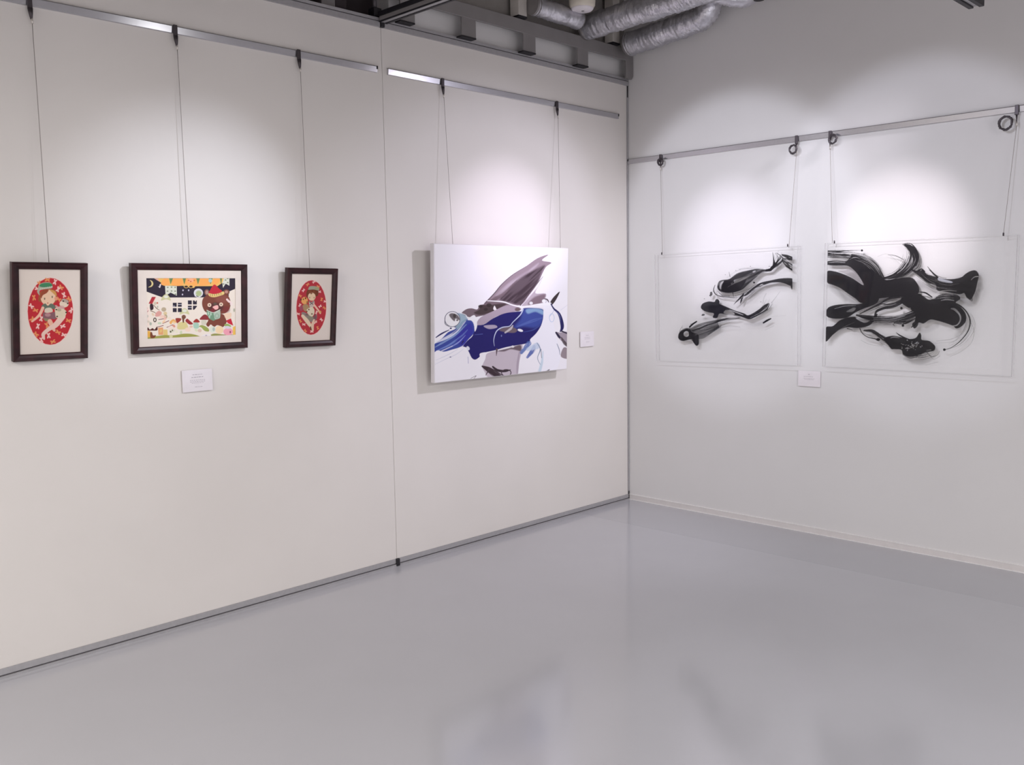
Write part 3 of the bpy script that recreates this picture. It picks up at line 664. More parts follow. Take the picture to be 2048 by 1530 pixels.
# the bear
BR, BRD = (122, 66, 52), (84, 46, 46)
s.ell(1160, 592, 36, 44, (128, 84, 72)); s.ell(1160, 592, 20, 28, (186, 152, 142), 0.8, 8); s.ell(1432, 588, 44, 38, (120, 72, 56)); s.ell(1432, 586, 24, 20, (196, 146, 132), 0.8, 8)
s.poly([(1175, 990), (1200, 920), (1290, 890), (1390, 900), (1430, 980), (1430, 1020), (1385, 1075), (1345, 1060), (1300, 1050), (1260, 1075), (1215, 1040), (1180, 1072), (1150, 1040)], BR, 1, 6)
s.poly([(1092, 750), (1105, 680), (1150, 640), (1230, 600), (1330, 600), (1430, 610), (1478, 680), (1490, 760), (1470, 830), (1420, 880), (1350, 890), (1240, 885), (1150, 870), (1110, 820)], BR, 1, 6)
s.ell(1370, 690, 90, 60, (146, 84, 74), 0.6, 60); s.ell(1285, 800, 110, 66, BRD, 0.9, 40); s.ell(1430, 830, 50, 46, (122, 44, 48), 0.7, 40)
for q in ((1195, 768), (1358, 760)): s.ell(*q, 27, 27, (232, 202, 178)); s.ell(*q, 15, 15, (206, 184, 160)); s.ell(*q, 8, 8, (84, 74, 66))
s.ell(1275, 752, 24, 16, (92, 80, 68), 1, 8); s.poly([(1240, 795), (1305, 770), (1322, 800), (1310, 825), (1272, 832)], (240, 180, 174), 1, 5)
s.poly([(1212, 845), (1245, 808), (1275, 842), (1260, 870), (1235, 866)], (122, 46, 54), 1, 6)
s.poly([(1186, 602), (1200, 570), (1262, 482), (1330, 540), (1372, 575), (1340, 602), (1260, 615)], (190, 40, 56), 1, 5)
s.poly([(1182, 605), (1260, 616), (1340, 600), (1388, 578), (1402, 615), (1340, 640), (1260, 660), (1195, 645)], (224, 194, 124), 1, 5)
for i in range(6): s.stroke([(1205+i*30, 618-i*i*0.6), (1208+i*30, 642-i*i*0.8)], 11, (160, 134, 86), 0.9)
s.stroke([(1440, 690), (1470, 720), (1500, 730)], [26, 30, 10], (238, 208, 204)); s.ell(1500, 750, 20, 26, (236, 216, 212), 0.9, 8)
s.poly([(1155, 838), (1250, 872), (1345, 828), (1345, 950), (1300, 965), (1250, 990), (1195, 962), (1160, 900)], (112, 146, 118), 1, 4, False)
s.poly([(1258, 880), (1340, 840), (1340, 945), (1275, 965), (1262, 920)], (178, 192, 174), 0.9, 8); s.ring(1300, 920, 24, 30, 9, (136, 160, 140)); s.stroke([(1158, 840), (1250, 874), (1345, 832)], 7, (222, 220, 208))
for q in ((1180, 885), (1215, 895), (1195, 930)): s.ell(*q, 12, 22, (176, 204, 180), 0.9, 8)
s.poly([(1400, 895), (1440, 880), (1500, 880), (1490, 950), (1430, 965)], (232, 200, 172), 0.95, 8)
s.poly([(1425, 985), (1495, 955), (1528, 1055), (1490, 1040), (1450, 1020)], (196, 38, 58), 1, 4, False); s.poly([(1405, 1040), (1450, 1030), (1500, 1065), (1430, 1080)], (152, 174, 96), 1, 6)
s.poly([(1520, 1075), (1560, 1060), (1560, 1190), (1520, 1180)], (234, 190, 92), 1, 6, False); s.ell(1335, 1115, 56, 56, (236, 208, 168), 1, 8); s.ell(1240, 1108, 40, 44, (214, 220, 204), 1, 8); s.ell(1255, 1105, 18, 26, (160, 174, 172), 0.8, 10)
s.ell(1455, 1140, 66, 52, (234, 158, 172), 1, 6); s.ell(1485, 1145, 10, 16, (140, 66, 92)); s.poly([(1395, 1075), (1450, 1060), (1500, 1085), (1450, 1100)], (214, 206, 214), 1, 6); s.ell(1540, 840, 12, 26, (150, 156, 130), 0.8, 10)
cB = [(91.4, 182.3), (1708.6, 203.0), (1714.8, 1361.0), (122.1, 1454.0)]
# mount with a real opening, print behind it
def open_board(w, h, m, ox0, oz0, ox1, oz1, y0, y1, name, material, parent):
    b = MB()
    for (a, c, d, e) in ((-w/2+m, ox0, m, h-m), (ox1, w/2-m, m, h-m), (ox0, ox1, m, oz0), (ox0, ox1, oz1, h-m)): b.box(a, c, y0, y1, d, e)
    b.build(name, material, parent)
ox0, oz0, ox1, oz1 = -0.2015, 0.0625, 0.2105, 0.3215
open_board(w, h, 0.022, ox0, oz0, ox1, oz1, -0.0165, -0.0145, 'mount_board', m_mat, gB)
paint_mesh('printed_sheet', s, cB, w, h, (ox0-0.004, oz0-0.004, ox1+0.004, oz1+0.004), -0.0140, 470, 320, m_print, gB, label='colourful printed night scene')

# --- right oval picture: girl sitting with an orange toy
w, h = 0.2863, 0.3843
gC = thing('framed_picture', 'dark-framed oval red print of a sitting girl with an orange toy, beside the panel joint', 'picture',
           hang(I4, -2.58435, 1.42051, w, h, 0.10136, -0.01362, 0.03, 0.028), 'small dark-framed oval pictures')
moulding(w, h, 0.0285, gC)
s = Sheet(90, 110, 910, 1360, 0.75, (220, 208, 198))
s.ell(503, 732, 234, 424, (236, 186, 180), 1, 6, 0.02); s.ell(503, 732, 228, 417, (178, 48, 58), 1, 4, 0.02)
flowers(s, [(450, 375, 1), (540, 340, 0), (610, 410, 1), (385, 465, 0), (330, 550, 1), (630, 490, 0), (660, 610, 1), (635, 715, 0), (580, 810, 0), (705, 740, 1),
            (660, 920, 0), (600, 1040, 1), (385, 990, 0), (335, 935, 1), (305, 830, 0), (410, 1085, 1), (515, 1100, 0), (325, 700, 0), (560, 960, 0), (720, 640, 0)], 27)
s.poly([(430, 560), (440, 470), (500, 440), (590, 450), (615, 500), (600, 550), (580, 560), (500, 600)], (112, 56, 34), 1, 6)
s.ell(510, 565, 58, 62, (226, 196, 162), 1, 6); s.poly([(450, 520), (458, 480), (500, 470), (520, 520), (530, 470), (560, 480), (570, 540), (545, 500), (500, 530), (478, 500)], (126, 66, 38), 0.9, 8)
s.poly([(455, 452), (480, 408), (560, 405), (620, 430), (615, 470), (540, 455), (470, 460)], (156, 158, 136), 1, 5); s.ell(590, 440, 36, 18, (160, 156, 112), 0.9, 10)
s.ell(478, 580, 7, 13, (150, 126, 96)); s.ell(545, 580, 7, 13, (150, 126, 96))
s.ell(400, 625, 50, 56, (226, 162, 96), 1, 6); s.ell(382, 605, 10, 12, (116, 96, 44)); s.ell(415, 590, 12, 14, (110, 58, 36)); s.ell(345, 612, 12, 14, (100, 40, 34)); s.ell(440, 650, 14, 16, (150, 112, 62))
s.poly([(470, 630), (505, 650), (545, 625), (550, 700), (520, 730), (475, 720)], (196, 178, 168), 1, 6); s.stroke([(475, 640), (505, 665), (540, 690)], 12, (90, 70, 74)); s.stroke([(540, 640), (510, 665), (480, 690)], 10, (104, 84, 84))
s.poly([(370, 700), (440, 680), (470, 740), (420, 790), (380, 760)], (166, 138, 100), 0.95, 10); s.ell(350, 740, 30, 40, (150, 80, 100), 0.8, 14)
s.stroke([(545, 690), (580, 735), (615, 780), (640, 820)], [26, 28, 24, 24], (232, 182, 160)); s.ell(635, 800, 22, 22, (212, 160, 100), 0.8, 8)
s.poly([(350, 820), (380, 800), (450, 830), (530, 880), (580, 830), (590, 890), (560, 930), (500, 955), (440, 920), (380, 870)], (142, 126, 120), 1, 6)
s.ell(560, 880, 28, 40, (112, 70, 76), 0.8, 14); s.ell(490, 890, 46, 30, (136, 134, 112), 0.8, 14); s.ell(440, 840, 30, 14, (110, 80, 78), 0.7, 10)
s.poly([(430, 770), (470, 735), (520, 725), (550, 770), (545, 830), (515, 870), (470, 850), (440, 810)], (218, 206, 180), 1, 6)
for q in ((465, 762), (435, 790), (512, 830)): s.ell(*q, 12, 12, (112, 76, 46), 0.95, 5)
s.stroke([(370, 860), (430, 930), (480, 1000), (520, 1060)], [44, 60, 50, 26], (224, 200, 172)); s.stroke([(545, 920), (520, 1000), (525, 1080)], [24, 44, 30], (222, 190, 164))
s.stroke([(490, 1030), (500, 1070)], 18, (96, 60, 34)); s.stroke([(580, 940), (545, 975)], 22, (224, 180, 164))
cC = [(125.1, 119.5), (897.7, 135.2), (857.9, 1309.0), (94.5, 1347.8)]
paint_mesh('printed_sheet', s, cC, w, h, (-w/2+0.02, 0.02, w/2-0.02, h-0.02), -0.0145, 250, 340, m_print, gC, label='cream sheet with red oval print')

# --- abstract painting on canvas
w, h, d = 1.10107, 0.75875, 0.030
gK = thing('canvas_painting', 'unframed white canvas with blue and grey abstract brushwork', 'painting',
           hang(I4, -1.29442, 1.36556, w, h, 0.02693, -0.00363, 0.08, d))
MB().box(-w/2, w/2, -d+0.0004, 0, 0, h).build('stretched_canvas', m_canvas, gK, bevel=0.003)
MB().box(-w/2+0.12, w/2-0.12, 0.0, 0.046, 0.05, 0.09).build('spacer_bar', m_canvas, gK)
s = Sheet(110, 60, 1400, 1390, 0.9, (238, 235, 240))
MAUVE, GREYB, DARK, BLUE = (170, 154, 166), (142, 124, 132), (70, 54, 62), (24, 16, 98)
s.poly([(560, 690), (600, 630), (690, 540), (760, 455), (860, 368), (980, 292), (1090, 215), (1190, 183), (1130, 235), (1218, 256), (1165, 300), (1110, 410), (1075, 470), (1010, 560), (930, 650), (800, 640), (680, 660)], (150, 132, 142), 1, 4)
s.poly([(740, 600), (800, 520), (880, 440), (960, 380), (1060, 325), (1155, 280), (1130, 340), (1085, 450), (1000, 560), (930, 645), (830, 625)], (62, 45, 55), 1, 26, streak=(-0.75, 0.09, 0.25))
s.poly([(700, 560), (790, 470), (900, 390), (1000, 330), (1100, 260), (1060, 310), (940, 390), (840, 480), (760, 570)], (190, 176, 188), 0.75, 24, streak=(-0.7, 0.1, 0.5))
s.stroke([(600, 635), (690, 540), (760, 455), (860, 368), (985, 290)], [10, 9, 7, 5, 2], (84, 68, 76), 0.9)
s.stroke([(620, 640), (700, 590), (780, 540), (900, 420)], [30, 34, 24, 8], (104, 84, 92), 0.8, 10, 0.3)
s.poly([(940, 658), (1020, 560), (1095, 480), (1140, 384), (1100, 470), (1070, 540), (1165, 545), (1150, 600), (1120, 645), (1000, 655)], (182, 166, 178), 0.95, 8)
s.poly([(1000, 640), (1060, 575), (1160, 548), (1150, 600), (1110, 640), (1050, 648)], (120, 98, 108), 0.9, 24)
s.stroke([(930, 652), (1000, 560), (1085, 452), (1140, 384)], [10, 7, 6, 2], (88, 70, 80))
s.stroke([(945, 650), (1030, 555), (1090, 480)], [3, 4, 2], (232, 224, 232))
s.poly([(385, 725), (430, 688), (480, 680), (530, 690), (552, 652), (600, 640), (640, 612), (720, 612), (850, 640), (770, 690), (660, 730), (560, 752), (480, 765), (420, 750)], (116, 98, 106), 1, 4)
s.poly([(500, 720), (550, 690), (560, 650), (640, 650), (720, 640), (800, 640), (700, 700), (600, 735), (540, 740)], (64, 48, 50), 0.95, 14)
for q in ((560, 662, 20), (640, 650, 24), (690, 700, 14), (610, 690, 18)): s.ell(*q, q[2]*0.7, (44, 32, 30), 0.9, 8)
s.poly([(680, 690), (690, 655), (705, 680), (715, 705)], (240, 236, 238), 0.95, 5)
s.poly([(525, 830), (560, 765), (680, 705), (800, 652), (880, 656), (940, 690), (840, 720), (720, 750), (640, 800), (580, 832)], (172, 156, 170), 1, 4)
s.ell(905, 690, 26, 18, (96, 74, 76), 0.9, 12)
s.poly([(500, 845), (590, 830), (680, 772), (780, 728), (880, 712), (950, 705), (960, 680), (1060, 678), (1140, 692), (1146, 745), (1130, 820), (1100, 880), (1050, 945), (1000, 1000), (900, 1022), (800, 1040), (700, 1068), (620, 1085), (572, 1098), (550, 1132), (512, 1156), (480, 1140), (455, 1090), (430, 1045), (400, 1030), (440, 980), (490, 930)], BLUE, 1, 3)
s.poly([(960, 690), (1060, 682), (1140, 696), (1142, 770), (1120, 830), (1060, 860), (960, 850), (870, 862), (930, 780)], (58, 76, 156), 0.9, 40)
s.poly([(985, 690), (1080, 682), (1140, 700), (1140, 740), (1070, 712), (1000, 730)], (132, 164, 200), 0.95, 18)
s.stroke([(900, 850), (980, 820), (1060, 790), (1130, 770)], [8, 22, 26, 10], (90, 110, 180), 0.6, 10, 0.4)
s.stroke([(960, 900), (1050, 880), (1110, 840)], [4, 10, 4], (80, 96, 170), 0.5, 8)
s.poly([(130, 1085), (132, 1015), (200, 962), (260, 902), (330, 868), (390, 800), (440, 778), (492, 812), (502, 900), (450, 965), (385, 1032), (300, 1062), (220, 1082), (165, 1068)], (54, 70, 152), 1, 5)
s.poly([(330, 960), (420, 850), (470, 820), (495, 900), (440, 970), (390, 1030)], (44, 38, 150), 0.85, 30)
for (P, w_, c_) in (([(140, 1040), (230, 985), (330, 920), (430, 830)], [6, 20, 22, 8], (140, 164, 208)), ([(140, 1000), (250, 950), (340, 890), (420, 800)], [12, 26, 24, 10], (226, 228, 240)),
                    ([(160, 1070), (270, 1020), (380, 940), (440, 880)], [6, 16, 14, 6], (120, 142, 206)), ([(260, 1050), (350, 1000), (420, 930)], [6, 12, 5], (150, 160, 222)), ([(200, 1075), (300, 1030)], [10, 8], (226, 226, 240))):
    s.stroke(P, w_, c_, 0.85, 6, 0.45)
s.stroke([(148, 950), (200, 915), (270, 880)], [8, 14, 6], (34, 34, 92)); s.stroke([(330, 850), (380, 840)], [24, 12], (50, 76, 130), 0.8, 10)
s.poly([(330, 740), (390, 730), (440, 775), (400, 815), (380, 850), (340, 870)], (142, 168, 186), 0.9, 14)
s.ell(305, 785, 66, 64, (236, 234, 236), 1, 5); s.ring(300, 780, 70, 70, 6, (70, 72, 96), 0.9)
s.poly([(270, 740), (300, 725), (350, 745), (370, 790), (330, 775), (320, 800), (290, 775)], (98, 88, 92), 0.95, 8); s.ell(320, 750, 14, 20, (60, 50, 50), 0.9, 6); s.ell(345, 790, 10, 8, (110, 100, 100))
s.stroke([(235, 750), (232, 820), (270, 850)], [3, 8, 4], (60, 60, 80), 0.8); s.ell(285, 865, 10, 7, (40, 40, 90))
s.poly([(440, 785), (500, 742), (524, 785), (528, 850), (508, 896), (500, 830), (480, 795)], (238, 236, 240), 1, 4); s.stroke([(440, 770), (420, 740), (350, 715)], [8, 6, 3], (232, 232, 238))
s.poly([(590, 842), (690, 834), (715, 858), (640, 872)], (172, 160, 178), 0.95, 5)
s.poly([(735, 885), (780, 850), (850, 850), (900, 880), (880, 905), (820, 905)], (108, 92, 98), 0.95, 10); s.ell(930, 884, 26, 12, (236, 234, 238), 1, 4, 0.3); s.stroke([(790, 905), (840, 870), (860, 840)], [14, 20, 10], (206, 198, 200), 0.8, 8)
s.stroke([(690, 1030), (684, 970), (708, 895), (760, 858), (830, 845), (862, 808), (930, 740), (955, 690)], [3, 6, 9, 9, 7, 7, 10, 12], (190, 198, 224))
s.stroke([(505, 925), (580, 918)], [3, 6], (80, 90, 160)); s.ell(755, 935, 5, 10, (110, 116, 170)); s.stroke([(400, 985), (385, 1010)], [14, 6], (30, 26, 80)); s.ell(445, 1050, 14, 20, (226, 226, 236), 0.95, 5, -0.5)
s.poly([(555, 1100), (600, 1088), (630, 1095), (600, 1120), (560, 1130)], (238, 235, 240), 1, 4)
s.poly([(620, 1100), (700, 1075), (820, 1058), (945, 1015), (940, 1090), (920, 1180), (905, 1300), (860, 1320), (650, 1325), (600, 1270), (578, 1215), (605, 1150)], (196, 184, 194), 1, 4)
s.poly([(720, 1075), (820, 1050), (930, 1020), (935, 1075), (900, 1070), (840, 1060), (780, 1080)], (96, 78, 88), 0.95, 14); s.ell(860, 1035, 14, 10, (230, 224, 230), 0.9, 5); s.stroke([(712, 1060), (708, 1120)], [18, 4], (92, 74, 84))
s.stroke([(578, 1218), (640, 1250), (700, 1290), (760, 1320)], [16, 50, 60, 40], (58, 42, 50), 1, 6, 0.25); s.stroke([(675, 1222), (720, 1255), (790, 1262), (840, 1250)], [16, 24, 20, 6], (50, 36, 44)); s.ring(800, 1278, 44, 30, 8, (64, 48, 58)); s.stroke([(640, 1245), (610, 1300)], [18, 6], (70, 54, 64), 0.9)
s.stroke([(920, 1090), (905, 1200), (900, 1290)], [14, 20, 10], (150, 134, 150), 0.6, 10)
s.poly([(1150, 645), (1200, 605), (1245, 680), (1215, 740), (1245, 850), (1262, 940), (1300, 1100), (1260, 1250), (1108, 1275), (1128, 1100), (1105, 1020), (1020, 980), (1060, 930), (1105, 880), (1140, 780)], (238, 236, 244), 1, 5)
s.stroke([(940, 1090), (1010, 1005)], [30, 44], (74, 104, 172), 0.9, 10, 0.3); s.stroke([(995, 1135), (1045, 1070), (1060, 1030)], [20, 40, 20], (58, 84, 164), 0.9, 8, 0.3); s.stroke([(1000, 1060), (1080, 1030)], [30, 60], (188, 202, 224), 0.8, 16)
s.stroke([(1140, 1080), (1130, 1180), (1110, 1260)], [8, 22, 26], (196, 212, 226), 0.9, 12); s.stroke([(1085, 1000), (1115, 1060), (1090, 1140), (1115, 1200)], [5, 8, 5, 4], (96, 118, 150), 0.9); s.stroke([(1120, 1060), (1128, 1140)], [8, 5], (84, 96, 120), 0.8)
s.stroke([(1270, 1010), (1290, 1060), (1298, 1110)], [6, 8, 4], (120, 128, 150), 0.8); s.ring(1222, 768, 22, 38, 4, (176, 196, 226)); s.stroke([(1250, 690), (1200, 760)], [4, 3], (170, 184, 214))
s.poly([(1200, 640), (1235, 580), (1296, 524), (1262, 600), (1222, 650)], (56, 44, 48), 1, 4); s.ell(1150, 612, 22, 18, (238, 236, 240), 1, 4); s.ring(1150, 614, 20, 20, 4, (110, 96, 104), 0.7); s.stroke([(1155, 590), (1180, 600), (1195, 625)], [6, 12, 6], (84, 68, 78)); s.ell(1165, 635, 10, 8, (110, 92, 100))
s.stroke([(625, 610), (700, 614), (780, 622), (860, 650), (930, 664), (1000, 660), (1080, 646), (1165, 640), (1205, 640)], [7, 9, 12, 11, 14, 10, 12, 24, 30], (242, 240, 244)); s.ell(1030, 632, 16, 14, (236, 234, 238), 0.9, 5)
s.stroke([(1215, 640), (1240, 682), (1288, 730), (1312, 800), (1318, 860), (1300, 895)], [10, 14, 24, 32, 30, 10], (28, 26, 88)); s.stroke([(1232, 690), (1290, 740), (1300, 800)], [2, 5, 3], (150, 160, 210), 0.6)
s.poly([(1296, 905), (1370, 905), (1370, 1038), (1330, 1000), (1290, 960), (1262, 908), (1280, 900)], (160, 148, 158), 1, 4); s.stroke([(1262, 905), (1290, 945), (1300, 950)], [16, 22, 8], (38, 30, 60)); s.stroke([(1310, 950), (1340, 1000), (1372, 1030)], [10, 30, 20], (70, 56, 62), 0.9, 6, 0.2); s.stroke([(1310, 890), (1370, 915)], [14, 12], (44, 36, 60))
s.poly([(1330, 1045), (1372, 1060), (1372, 1145), (1305, 1125)], (140, 124, 130), 0.95, 6)
for P in ([(140, 1200), (240, 1150), (330, 1110), (400, 1060)], [(150, 1160), (260, 1110), (350, 1060)], [(1300, 700), (1380, 640)]): s.stroke(P, [2, 4, 2], (176, 180, 206), 0.7)
s.ell(282, 1132, 8, 5, (90, 94, 130)); s.stroke([(445, 1130), (448, 1190)], 4, (150, 150, 190)); s.stroke([(470, 1330), (520, 1305), (500, 1330)], [3, 4, 3], (90, 84, 90)); s.stroke([(1180, 1262), (1200, 1248)], [12, 6], (66, 58, 66))
cK = [(126.4, 77.9), (1375.9, 121.6), (1362.0, 1243.6), (132.9, 1375.2)]
paint_mesh('painted_surface', s, cK, w, h, (-w/2+0.003, 0.003, w/2-0.003, h-0.003), -d-0.0004, 640, 480, m_oil, gK, label='blue and grey brushwork on white')

# --- clear acrylic panels with black ink
INK = (15, 12, 19)
def acrylic(label, u0, v0, w, h, spin, fx0, fx1, fz0, fz1):
    t = thing('acrylic_panel', label, 'artwork', hang(RIGHT, u0, v0, w, h, 0, spin, 0.05, 0.05), 'clear acrylic ink panels')
    b = MB(); b.mi = 0; b.box(-w/2, w/2, -0.05, -0.042, 0, h)
    for f in b.bm.faces:
        if abs(f.calc_center_median().y+0.046) < 0.001: f.material_index = 1
    bmesh.ops.delete(b.bm, geom=[f for f in b.bm.faces if abs(f.calc_center_median().y+0.042) < 0.0005], context='FACES_ONLY')
    b.build('clear_sheet', [m_acryl, m_acryl_edge], t)
    b = MB(); b.box(-w/2, w/2, -0.014, -0.007, 0, h)
    for f in b.bm.faces:
        if abs(f.calc_center_median().y+0.0105) < 0.001: f.material_index = 1
    bmesh.ops.delete(b.bm, geom=[f for f in b.bm.faces if abs(f.calc_center_median().y+0.007) < 0.0005], context='FACES_ONLY')
    b.build('clear_back_sheet', [m_acryl, m_acryl_edge], t)
    b = MB(); v = [b.bm.verts.new(p) for p in ((fx0, -0.0405, fz0), (fx1, -0.0405, fz0), (fx1, -0.0405, fz1), (fx0, -0.0405, fz1))]; b.face(v)
    b.build('clear_film', m_film, t)
    for x in (-w/2+0.055, w/2-0.065):
        MB().tube([(x, -0.046, h-0.004), (x, -0.046, h+0.012)], 0.004, 8).build('wire_clip', m_hook, t)
    return t
w, h = 1.02315, 0.7085
gL = acrylic('clear acrylic panel with three black ink fish, nearer the corner', 0.77315, 1.36013, w, h, 0.01589, -0.475, 0.474, 0.03, 0.695)
s = Sheet(80, 80, 1480, 1260, 0.7)
def wash(P, w_, a): s.stroke(P, w_, (70, 64, 66), a, 40)
wash([(880, 690), (960, 640), (1050, 560), (1150, 500), (1290, 480), (1405, 470)], [20, 40, 50, 60, 50, 60], 0.22); wash([(690, 600), (760, 580), (860, 590)], [20, 40, 20], 0.2); wash([(1100, 420), (1200, 380), (1300, 300)], 40, 0.15); wash([(930, 520), (1000, 560), (1050, 500)], 60, 0.12)
wash([(560, 800), (640, 790), (760, 760)], 30, 0.2); wash([(950, 850), (1080, 850), (1180, 800)], [10, 40, 10], 0.22)
s.poly([(683, 500), (698, 445), (735, 430), (800, 420), (870, 370), (960, 344), (1060, 324), (1150, 332), (1205, 345), (1110, 358), (1060, 400), (980, 470), (920, 522), (850, 545), (770, 552), (710, 540)], INK, 0.96, 5, streak=(-0.5, 0.06, 0.25))
s.poly([(705, 520), (720, 450), (800, 430), (870, 450), (960, 420), (920, 500), (850, 545), (760, 550)], INK, 0.98, 10)
s.poly([(815, 470), (850, 430), (950, 400), (1000, 380), (960, 415), (880, 450)], None, 0.75, 12); s.poly([(705, 500), (715, 455), (745, 440), (725, 480), (720, 520)], None, 0.7, 8)
s.ell(830, 450, 14, 16, INK, 0.9); s.ell(1035, 350, 16, 8, None, 0.7, 8, -0.4); s.ell(1035, 455, 10, 8, INK)
s.stroke([(1150, 338), (1195, 328), (1225, 290), (1222, 230), (1213, 165)], [20, 26, 26, 10, 3], INK); s.stroke([(1190, 330), (1250, 290), (1300, 250), (1305, 215), (1250, 170)], [16, 22, 14, 8, 3], INK, 0.95, 3, 0.2); s.stroke([(1225, 290), (1262, 250), (1290, 200), (1245, 175)], [26, 14, 5, 2], INK, 0.9, 3, 0.3)
s.stroke([(1200, 310), (1240, 280), (1265, 220), (1235, 170)], [18, 18, 6, 2], INK, 0.85); s.stroke([(795, 355), (805, 400)], [3, 5], INK, 0.8); s.stroke([(830, 540), (838, 590)], [8, 3], INK, 0.9)
s.stroke([(1305, 190), (1350, 205), (1409, 228)], [14, 30, 30], INK, 0.96, 3, 0.2); s.stroke([(1320, 240), (1360, 265), (1409, 300)], [40, 80, 90], INK, 0.9, 3, 0.55, 7); s.stroke([(1340, 300), (1375, 318), (1409, 338)], [10, 16, 22], INK, 0.95)
s.poly([(1408, 418), (1290, 415), (1190, 435), (1090, 460), (1000, 522), (930, 590), (870, 640), (838, 667), (880, 615), (940, 555), (915, 640), (902, 655), (915, 600), (970, 575), (1030, 522), (1110, 468), (1130, 478), (1200, 456), (1300, 456), (1370, 482), (1385, 492), (1398, 525), (1404, 480)], INK, 0.96, 4)
s.stroke([(1050, 500), (1100, 480), (1130, 470)], [10, 24, 6], INK, 0.7, 8, 0.4)
s.stroke([(662, 478), (648, 530), (680, 575), (760, 592), (850, 600)], [4, 9, 8, 7, 3], INK, 0.9); s.stroke([(690, 540), (730, 575), (800, 585)], [6, 8, 4], INK, 0.7, 6)
for q in ((625, 562, 12, 20), (615, 578, 8, 8), (550, 763, 14, 9), (540, 768, 8, 5)): s.ell(*q, INK, 0.85, 5)
s.poly([(526, 690), (545, 655), (600, 636), (655, 640), (668, 617), (690, 614), (706, 640), (704, 658), (760, 682), (850, 722), (940, 750), (975, 768), (1030, 745), (1090, 705), (1140, 665), (1182, 655), (1160, 715), (1100, 755), (1040, 788), (985, 806), (910, 780), (840, 768), (780, 762), (705, 752), (685, 790), (660, 796), (640, 785), (650, 750), (590, 738), (545, 718)], INK, 0.97, 4)
s.poly([(770, 715), (830, 735), (850, 760), (800, 762), (745, 748)], None, 0.8, 8); s.stroke([(800, 715), (880, 745), (930, 765)], [4, 7, 4], None, 0.8); s.stroke([(740, 700), (780, 720)], [10, 4], INK, 0.9)
s.stroke([(1100, 740), (1155, 700), (1180, 650)], [6, 5, 3], None, 0.7); s.stroke([(1000, 790), (1100, 740), (1150, 690)], [2, 6, 3], None, 0.5); s.stroke([(1180, 660), (1160, 720)], [6, 3], INK)
s.stroke([(1125, 840), (1160, 818), (1196, 800)], [14, 18, 10], INK)
s.poly([(308, 968), (330, 918), (380, 890), (430, 888), (480, 862), (560, 835), (640, 818), (760, 796), (860, 790), (905, 792), (860, 806), (760, 820), (690, 836), (700, 880), (640, 930), (560, 985), (505, 1000), (505, 1045), (478, 1055), (450, 1020), (425, 1000), (360, 1014), (322, 1002)], INK, 0.95, 5, streak=(-0.35, 0.07, 0.35))
s.poly([(312, 970), (335, 920), (400, 895), (440, 930), (500, 950), (500, 1000), (430, 998), (360, 1012), (322, 1000)], INK, 0.98, 6); s.poly([(440, 990), (500, 985), (505, 1045), (478, 1056)], INK, 0.98, 5)
s.stroke([(420, 880), (445, 855), (485, 828)], [16, 16, 12], INK); s.stroke([(600, 950), (680, 890), (720, 870)], [10, 26, 8], INK, 0.6, 8, 0.5); s.stroke([(520, 905), (600, 870), (680, 850)], [4, 10, 6], None, 0.6, 5); s.stroke([(450, 900), (520, 880), (580, 850)], [4, 6, 3], None, 0.6, 4)
s.ell(388, 947, 27, 27, None, 1, 4); s.ell(420, 930, 10, 34, INK, 0.95, 6)
s.stroke([(322, 925), (335, 895), (352, 866)], [5, 4, 2], INK, 0.7); s.stroke([(1200, 650), (1240, 600), (1282, 540)], [6, 4, 2], INK, 0.35); s.stroke([(1120, 650), (1130, 600), (1150, 560)], [8, 10, 6], INK, 0.2, 10); s.stroke([(1200, 780), (1340, 770)], 3, INK, 0.2); s.stroke([(1140, 910), (1220, 870)], [6, 10], INK, 0.15, 10); s.stroke([(700, 890), (800, 870), (900, 880)], [16, 12, 6], INK, 0.2, 12)
for (P, w_, n) in (([(1190, 335), (1230, 290), (1260, 240), (1290, 190), (1300, 150)], [20, 50, 90, 130, 150], 16), ([(700, 520), (800, 440), (900, 370), (1040, 340), (1190, 335)], [60, 110, 100, 50, 20], 14), ([(860, 650), (960, 570), (1060, 490), (1180, 450)], [40, 60, 60, 40], 10),
                   ([(960, 790), (1060, 750), (1150, 690), (1200, 600)], [20, 50, 70, 90], 14), ([(440, 920), (560, 890), (680, 860), (860, 810)], [100, 110, 90, 20], 18), ([(1320, 220), (1409, 270)], [60, 130], 10), ([(700, 560), (850, 580), (1000, 530), (1100, 480)], [40, 50, 40, 20], 8)):
    s.hairs(P, w_, n, INK, seed=n*7)
s.hairs([(460, 930), (560, 890), (680, 860)], [70, 80, 60], 8, None, (2, 5), 0.6, 5); s.hairs([(760, 500), (850, 450), (960, 400), (1080, 350)], [50, 60, 40, 20], 7, None, (2, 5), 0.6, 6)
for i in range(14): s.ell(*[(640, 540), (900, 330), (1180, 300), (700, 640), (620, 590), (1000, 300), (480, 830), (350, 890), (1100, 640), (760, 380), (860, 340), (560, 610), (1240, 300), (430, 850)][i], 3+i % 3, 3, INK, 0.7, 3)
cL = [(90.8, 188.1), (1457.9, 98.9), (1457.7, 1249.1), (105.3, 1202.9)]
paint_mesh('ink_drawing', s, cL, w, h, (-0.475, 0.03, 0.474, 0.703), -0.0410, 620, 430, m_ink, gL, keep=0.02, label='black ink fish')

